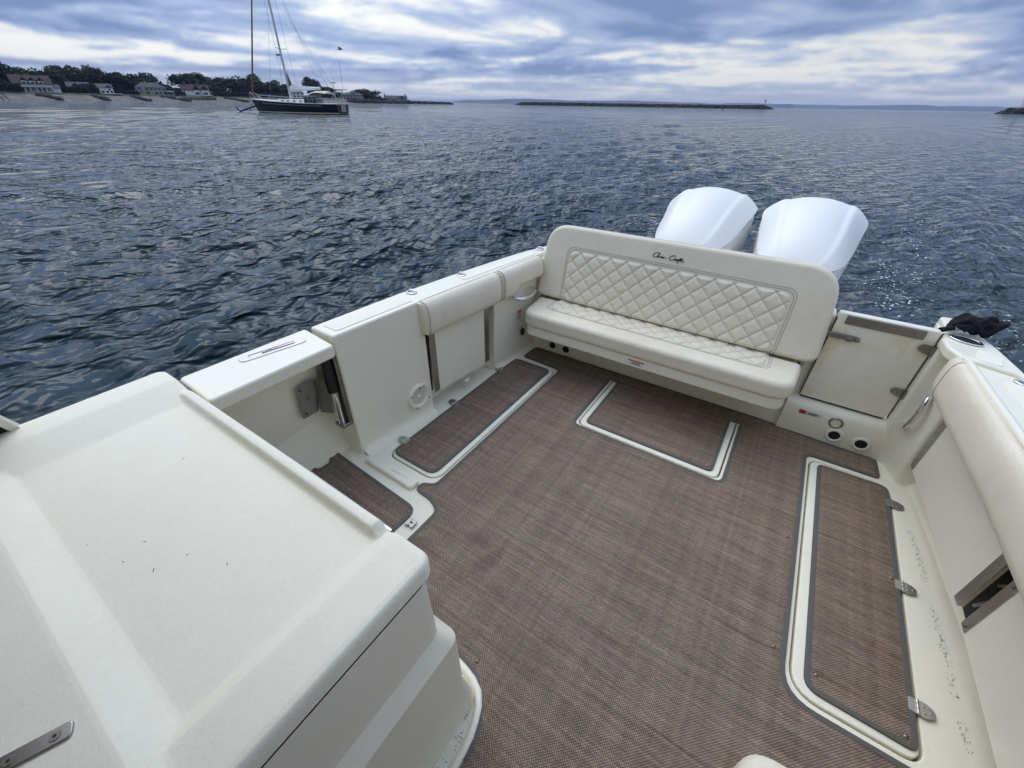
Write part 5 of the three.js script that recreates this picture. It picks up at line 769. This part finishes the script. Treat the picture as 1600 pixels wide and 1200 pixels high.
// [pixel, crown top, pixel width, extra distance, variant, label]
const treeList = [
  [-30, 100, 60, 60, 0], [14, 101, 44, 66, 1], [34, 107, 36, 60, 0], [58, 108, 40, 74, 2], [2, 122, 30, 40, 2], [90, 107, 34, 58, 1], [118, 112, 28, 66, 0], [108, 108, 22, 90, 0], [128, 107, 30, 78, 1], [148, 106, 30, 66, 1], [166, 111, 30, 60, 0], [152, 131, 26, 22, 2], [190, 114, 30, 46, 2], [206, 122, 26, 44, 0], [196, 118, 30, 66, 2], [222, 119, 34, 74, 1], [243, 118, 32, 80, 0], [262, 131, 16, 56, 2], [270, 137, 14, 42, 0], [296, 116, 32, 74, 2], [290, 137, 18, 24, 2], [318, 118, 24, 82, 0], [330, 119, 26, 72, 1], [344, 131, 24, 38, 0], [356, 122, 30, 54, 2], [374, 128, 22, 50, 2], [384, 131, 20, 40, 0], [396, 119, 32, 66, 1], [412, 130, 22, 44, 2], [424, 133, 22, 60, 0], [436, 128, 26, 60, 1], [450, 132, 22, 50, 2], [492, 122, 20, 60, 2], [516, 136, 28, 40, 4], [508, 140, 18, 30, 4], [566, 139, 20, 40, 0], [578, 138, 22, 44, 1], [590, 151, 16, 10, 2], [598, 152, 12, 10, 2], [536, 146, 16, 30, 2]];
const treeWords = ['mid green rounded tree', 'loose bright green tree', 'dense dark evergreen tree', 'mid green rounded tree', 'rusty brown bushy tree'];
treeList.forEach(([px, top, w, back, v], i) => {
  const D = shoreD(px) + 24 + back, p = far(px, D), h = farH(px, top, D) - 4.4, s = mPer(px, D) * w / 6.2; const t = TV[v].clone(); t.name = numbered('tree'); scene.add(t); t.position.set(p.x, px > 540 ? 2.6 : 4.4, p.z); t.scale.set(s, Math.max(2, h) / 10.2, s); t.rotation.y = i * 1.7;
  const spot = [[-5, 'off the end of the beach past the timber steps'], [10, 'by the timber steps at the end of the beach'], [100, 'behind the large white beach house'], [150, 'behind the grey shingled house'], [185, 'behind the small white cottage'], [215, 'between the white cottage and the long stone house'], [258, 'behind the long stone house'], [276, 'between the long stone house and the chimneyed house'], [335, 'behind the brown roofed house with chimneys'], [400, 'beyond the timber bulkhead'], [456, 'behind the yacht mast'], [530, 'behind the yacht stern'], [572, 'beside the house with stacked balconies'], [2000, 'on the low point before the lone grey house']].find(q => px < q[0])[1]; tag(t, treeWords[v] + ' ' + spot, 'tree', treeWords[v] + 's ' + spot);
});
{ const by = {}; scene.children.forEach(o => { if (o.userData.category === 'tree') (by[o.userData.label] ||= []).push(o); }); for (const l of Object.values(by)) if (l.length === 2) { const [a, b] = l[0].scale.y > l[1].scale.y ? l : [l[1], l[0]]; a.userData.label = 'taller ' + a.userData.label; b.userData.label = 'lower ' + b.userData.label; } }
// clipped hedges and scrub on the bank
function hedge(a, b, back, h, label) { const g = [], R = rng(a * 7 + 3), n = Math.round((b - a) * 5); const pos = []; const q = V(), n1 = V(), n2 = V(); for (let k = 0; k < n * 9; k++) { const px = mix(a, b, R()), p = far(px, shoreD(px) + back + (R() - 0.5) * 3), yy = 3.6 + R() * h; q.set(p.x, yy, p.z); const z = 0.4 + R() * 0.5; n1.set(R() - .5, R() - .5, R() - .5).normalize(); n2.set(R() - .5, R() - .5, R() - .5).cross(n1).normalize(); pos.push(q.x - n1.x * z, q.y - n1.y * z, q.z - n1.z * z, q.x + n1.x * z, q.y + n1.y * z, q.z + n1.z * z, q.x + n2.x * z * 1.5, q.y + n2.y * z * 1.5, q.z + n2.z * z * 1.5); } const ge = new THREE.BufferGeometry(); ge.setAttribute('position', new THREE.Float32BufferAttribute(pos, 3)); ge.computeVertexNormals(); const m = mk('hedge', ge, FS.leafC); tag(m, label, 'hedge'); }
hedge(4, 40, 27, 3.6, 'dark hedge in front of the large beach house'); hedge(98, 158, 30, 3.4, 'long clipped hedge below the grey shingled house'); hedge(182, 220, 28, 2.2, 'low hedge beside the stone house'); hedge(268, 292, 27, 2.4, 'dark shrubs before the chimneyed house'); hedge(336, 400, 30, 3.4, 'dense scrub along the bank beyond the bulkhead'); hedge(408, 455, 30, 3.0, 'dense scrub behind the yacht bow'); hedge(570, 604, 16, 1.4, 'low scrub on the point');
// rock breakwaters
function rockBank(name, label, pts, hgt, wid, n, seed) { const R = rng(seed), g = []; for (let k = 0; k < n; k++) { const f = k / n * (pts.length - 1), i = Math.min(pts.length - 2, Math.floor(f)), t = f - i, p = pts[i].clone().lerp(pts[i + 1], t), h = hgt(k / n), c = new THREE.DodecahedronGeometry(0.9 + R() * 1.0, 0), lay = R(); c.scale(1 + R() * 0.6, 0.8, 1 + R() * 0.6); c.rotateY(R() * 6); c.translate(p.x + (R() - 0.5) * wid * (1 - lay * 0.75), -0.6 + lay * h, p.z + (R() - 0.5) * wid * (1 - lay * 0.75)); g.push(c); } const t = thing(name, label, 'breakwater'); const m = mk('boulders', g, FS.rock, t); m.userData.kind = 'stuff'; return t; }
rockBank('breakwater', 'dark rock spit running out from the low point', [far(545, 625), far(600, 650), far(660, 690), far(703, 720)], f => 3.6 - 1.4 * f * f - 0.4 * f, 9, 1500, 4);
{ const g = mk('shore_point', loft([540, 560, 590, 620, 650, 680, 696].map((p, i) => { const D = 640 + (p - 540) * 0.62, h = [3.2, 3.0, 2.6, 2.4, 2.2, 1.6, 0.2][i]; return [[0, -0.6], [8, h * 0.8], [20, h], [110, h], [130, -0.6]].map(([o, y]) => { const q = far(p, D + o); return V(q.x, y, q.z); }); }), { crease: 0.8 }), FS.sand); tag(g, 'low sandy point under the last houses', 'land', null, 'structure'); }
rockBank('breakwater', 'long low rock breakwater lying across the harbour mouth', [far(807, 1010), far(900, 985), far(1000, 960), far(1100, 930), far(1204, 900)], f => 6.3 * sstep(0, 0.03, f) * (0.78 + 0.22 * sstep(0.93, 0.97, f)) * (f > 0.97 ? 1 - (f - 0.97) * 22 : 1) * (1 - 0.1 * f) + 0.2, 13, 3600, 6);
rockBank('breakwater', 'end of a rock breakwater with a tall beacon beside open water', [far(1566, 640), far(1600, 640), far(1680, 640), far(1800, 650)], f => 4.0 * sstep(0, 0.12, f) + 0.2, 11, 900, 7);
function beacon(px, D, y0, top, label, w) { const p = far(px, D), t = thing('light_beacon', label, 'beacon', 'harbour light beacons'); t.position.set(p.x, y0, p.z); t.rotation.y = 0.5; const h = top - y0, leg = []; for (const [a, b] of [[-1, -1], [1, -1], [1, 1], [-1, 1]]) mk('leg', bar(V(a * w, 0, b * w), V(a * w * 0.45, h * 0.74, b * w * 0.45), 0.14, 5), FS.tower, t); const br = []; for (let k = 0; k < 4; k++) { const f0 = k / 4 * 0.74, f1 = (k + 1) / 4 * 0.74, w0 = mix(w, w * 0.45, k / 4), w1 = mix(w, w * 0.45, (k + 1) / 4); br.push(bar(V(-w0, f0 * h, w0), V(w1, f1 * h, w1), 0.09, 4), bar(V(w0, f0 * h, w0), V(-w1, f1 * h, w1), 0.09, 4), bar(V(w0, f0 * h, -w0), V(w1, f1 * h, w1), 0.09, 4), bar(V(w0, f0 * h, w0), V(w1, f1 * h, -w1), 0.09, 4)); } mk('bracing', br, FS.tower, t); mk('platform', cyl(w * 0.8, w * 0.8, 0.3, 0, h * 0.75, 0, 10), FS.rock, t); mk('day_mark', rbox(w * 1.3, h * 0.2, w * 0.5, 0.1, 0, h * 0.87, 0), FS.rock, t); mk('lantern', cyl(0.4, 0.5, h * 0.06, 0, h * 1.0, 0, 8), FS.tower, t); mk('base', box(w * 2.6, 1.4, w * 2.6, 0, -0.2, 0), FS.stone, t); return t; }
beacon(1193, 905, 4.6, farH(1198, 156, 905), 'pale lattice light beacon at the end of the long breakwater', 1.5);
beacon(1592, 640, 3.0, farH(1600, 153, 640), 'tall lattice light beacon on the nearer rock breakwater', 1.6);
// buoys
function buoy(px, D, s, label) { const p = far(px, D), t = thing('buoy', label, 'buoy', 'harbour buoys'); t.position.copy(p); t.scale.setScalar(s); mk('float', new THREE.LatheGeometry([[0, -0.5], [0.5, -0.5], [0.6, 0], [0.55, 0.5], [0.2, 0.9], [0.14, 1.9], [0, 2.0]].map(q => new THREE.Vector2(q[0], q[1])), 14), FS.buoyRed, t); mk('top_mark', new THREE.ConeGeometry(0.3, 0.5, 8).translate(0, 2.1, 0), FS.buoyRed, t); }
buoy(1130, 420, 1.1, 'dark channel buoy in front of the long breakwater'); buoy(815, 850, 1.3, 'dark buoy off the far end of the long breakwater');
for (const [px, D] of [[733, 900], [764, 880], [774, 900], [795, 880]]) buoy(px, D, 0.9, 'tiny dark mooring buoy in the gap between point and breakwater');
{ const p = far(730, 240), t = thing('white_float', 'small white float bobbing off the low point', 'float'); t.position.copy(p); mk('ball', new THREE.SphereGeometry(0.32, 12, 8), FS.white, t); mk('ring', new THREE.TorusGeometry(0.34, 0.06, 6, 14).rotateX(Math.PI / 2), FS.white, t); }
// white flecks in the propeller wake: part foam, mostly painted glints
{
  const R = rng(61), blob = new THREE.CircleGeometry(1, 7); blob.rotateX(-Math.PI / 2); { const p = blob.attributes.position; for (let i = 1; i < p.count; i++) { const k = 0.6 + 0.7 * hash2(i % 7, 3, 5); p.setXYZ(i, p.getX(i) * k, 0, p.getZ(i) * k); } }
  const spots = []; const strip = (x0, z0, x1, z1, w, n, s) => { for (let k = 0; k < n; k++) { const t = Math.pow(R(), 1.2), x = mix(x0, x1, t) + (R() + R() - 1) * w * (0.6 + t), z = mix(z0, z1, t) + (R() - 0.5) * 0.5; if (fbm(x * 1.6, z * 1.6, 3, 8) < 0.47) continue; spots.push([x, z, s * (0.4 + R() * 0.9)]); } };
  strip(0.95, -3.5, 2.6, -12, 0.45, 700, 0.016); strip(0.7, -4.2, 0.3, -16, 0.8, 500, 0.018); strip(-1.5, -3.2, -2.2, -9, 0.35, 320, 0.014); strip(1.5, -3.4, 3.2, -7, 0.6, 260, 0.012);
  const f = new THREE.InstancedMesh(blob, lam([0.62, 0.66, 0.70], 0.8), spots.length), o = new THREE.Object3D(); f.material.side = THREE.DoubleSide;
  spots.forEach(([x, z, s], i) => { o.position.copy(waterAt(x, z)); o.position.y += 0.012; o.rotation.set((R() - 0.5) * 0.25, R() * 6.28, (R() - 0.5) * 0.25); o.scale.set(s * (0.6 + R()), 1, s * 0.7); o.updateMatrix(); f.setMatrixAt(i, o.matrix); });
  f.name = 'foam_glint_flecks'; f.castShadow = f.receiveShadow = true; scene.add(f); tag(f, 'scattered white flecks of foam and painted glints in the propeller wake', 'foam', null, 'stuff');
}
// gull in flight: one body surface with its wings
{
  const t = thing('gull', 'gull gliding past the yacht mast with raised wings', 'bird'); const d = pixDir(531, 77), s = 46 / Math.hypot(d.x, d.z); t.position.set(CAM.x + d.x * s, CAM.y + d.y * s, CAM.z + d.z * s); t.rotation.y = 0.6;
  const body = loft([[-0.30, 0.005], [-0.2, 0.04], [-0.05, 0.065], [0.1, 0.06], [0.2, 0.04], [0.27, 0.035], [0.33, 0.008]].map(([x, r]) => { const q = []; for (let k = 0; k < 8; k++) { const a = k / 8 * 6.283; q.push(V(x, Math.sin(a) * r, Math.cos(a) * r)); } return q; }), { closed: true, caps: true, crease: 1.5 });
  const wing = s => loft([[0.02, 0.02, 0.16], [0.28, 0.16, 0.15], [0.45, 0.16, 0.11], [0.72, 0.05, 0.02]].map(([z, y, c]) => [V(0.08 - z * 0.12 + c * 0.4, y, s * z), V(0.08 - z * 0.12, y + 0.012, s * z), V(0.08 - z * 0.12 - c, y, s * z), V(0.08 - z * 0.12, y - 0.006, s * z)]), { closed: true, caps: true, crease: 0.8 });
  const tail = loft([[-0.26, 0.03], [-0.42, 0.07]].map(([x, w]) => [V(x, 0.008, -w), V(x, 0.008, w), V(x, -0.004, w), V(x, -0.004, -w)]), { closed: true, caps: true }); mk('body', [body, wing(1), wing(-1), tail], lam([0.30, 0.28, 0.26]), t); t.scale.setScalar(0.8);
}
// low wooded hills across the sound
{
  const ridge = (a, b, D, h, seed, name) => { const secs = []; for (let p = a; p <= b; p += (b - a) / 120) { const y = h * (0.35 + 0.9 * fbm(p * 0.011, seed, 4, seed)); const e = sstep(a, a + 40, p) * sstep(b, b - 5, p); secs.push([[0, -1], [300, y * e], [1500, y * e * 1.02], [1900, -1]].map(([o, yy]) => { const q = far(p, D + o); return V(q.x, yy, q.z); })); } const m = mk(name, loft(secs, { crease: 1 }), FS.hill); tag(m, 'low hazy blue hills across the sound', 'hill', null, 'structure'); };
  ridge(700, 1240, 9000, 76, 3, 'far_hills'); ridge(760, 1260, 13000, 92, 5, 'far_hills'); ridge(1100, 1700, 14000, 98, 8, 'far_hills'); ridge(690, 1000, 15000, 98, 11, 'far_hills');
}
scene.fog = new THREE.FogExp2(new THREE.Color(0.45, 0.56, 0.80), 0.00006);
renderer.render(scene, camera);
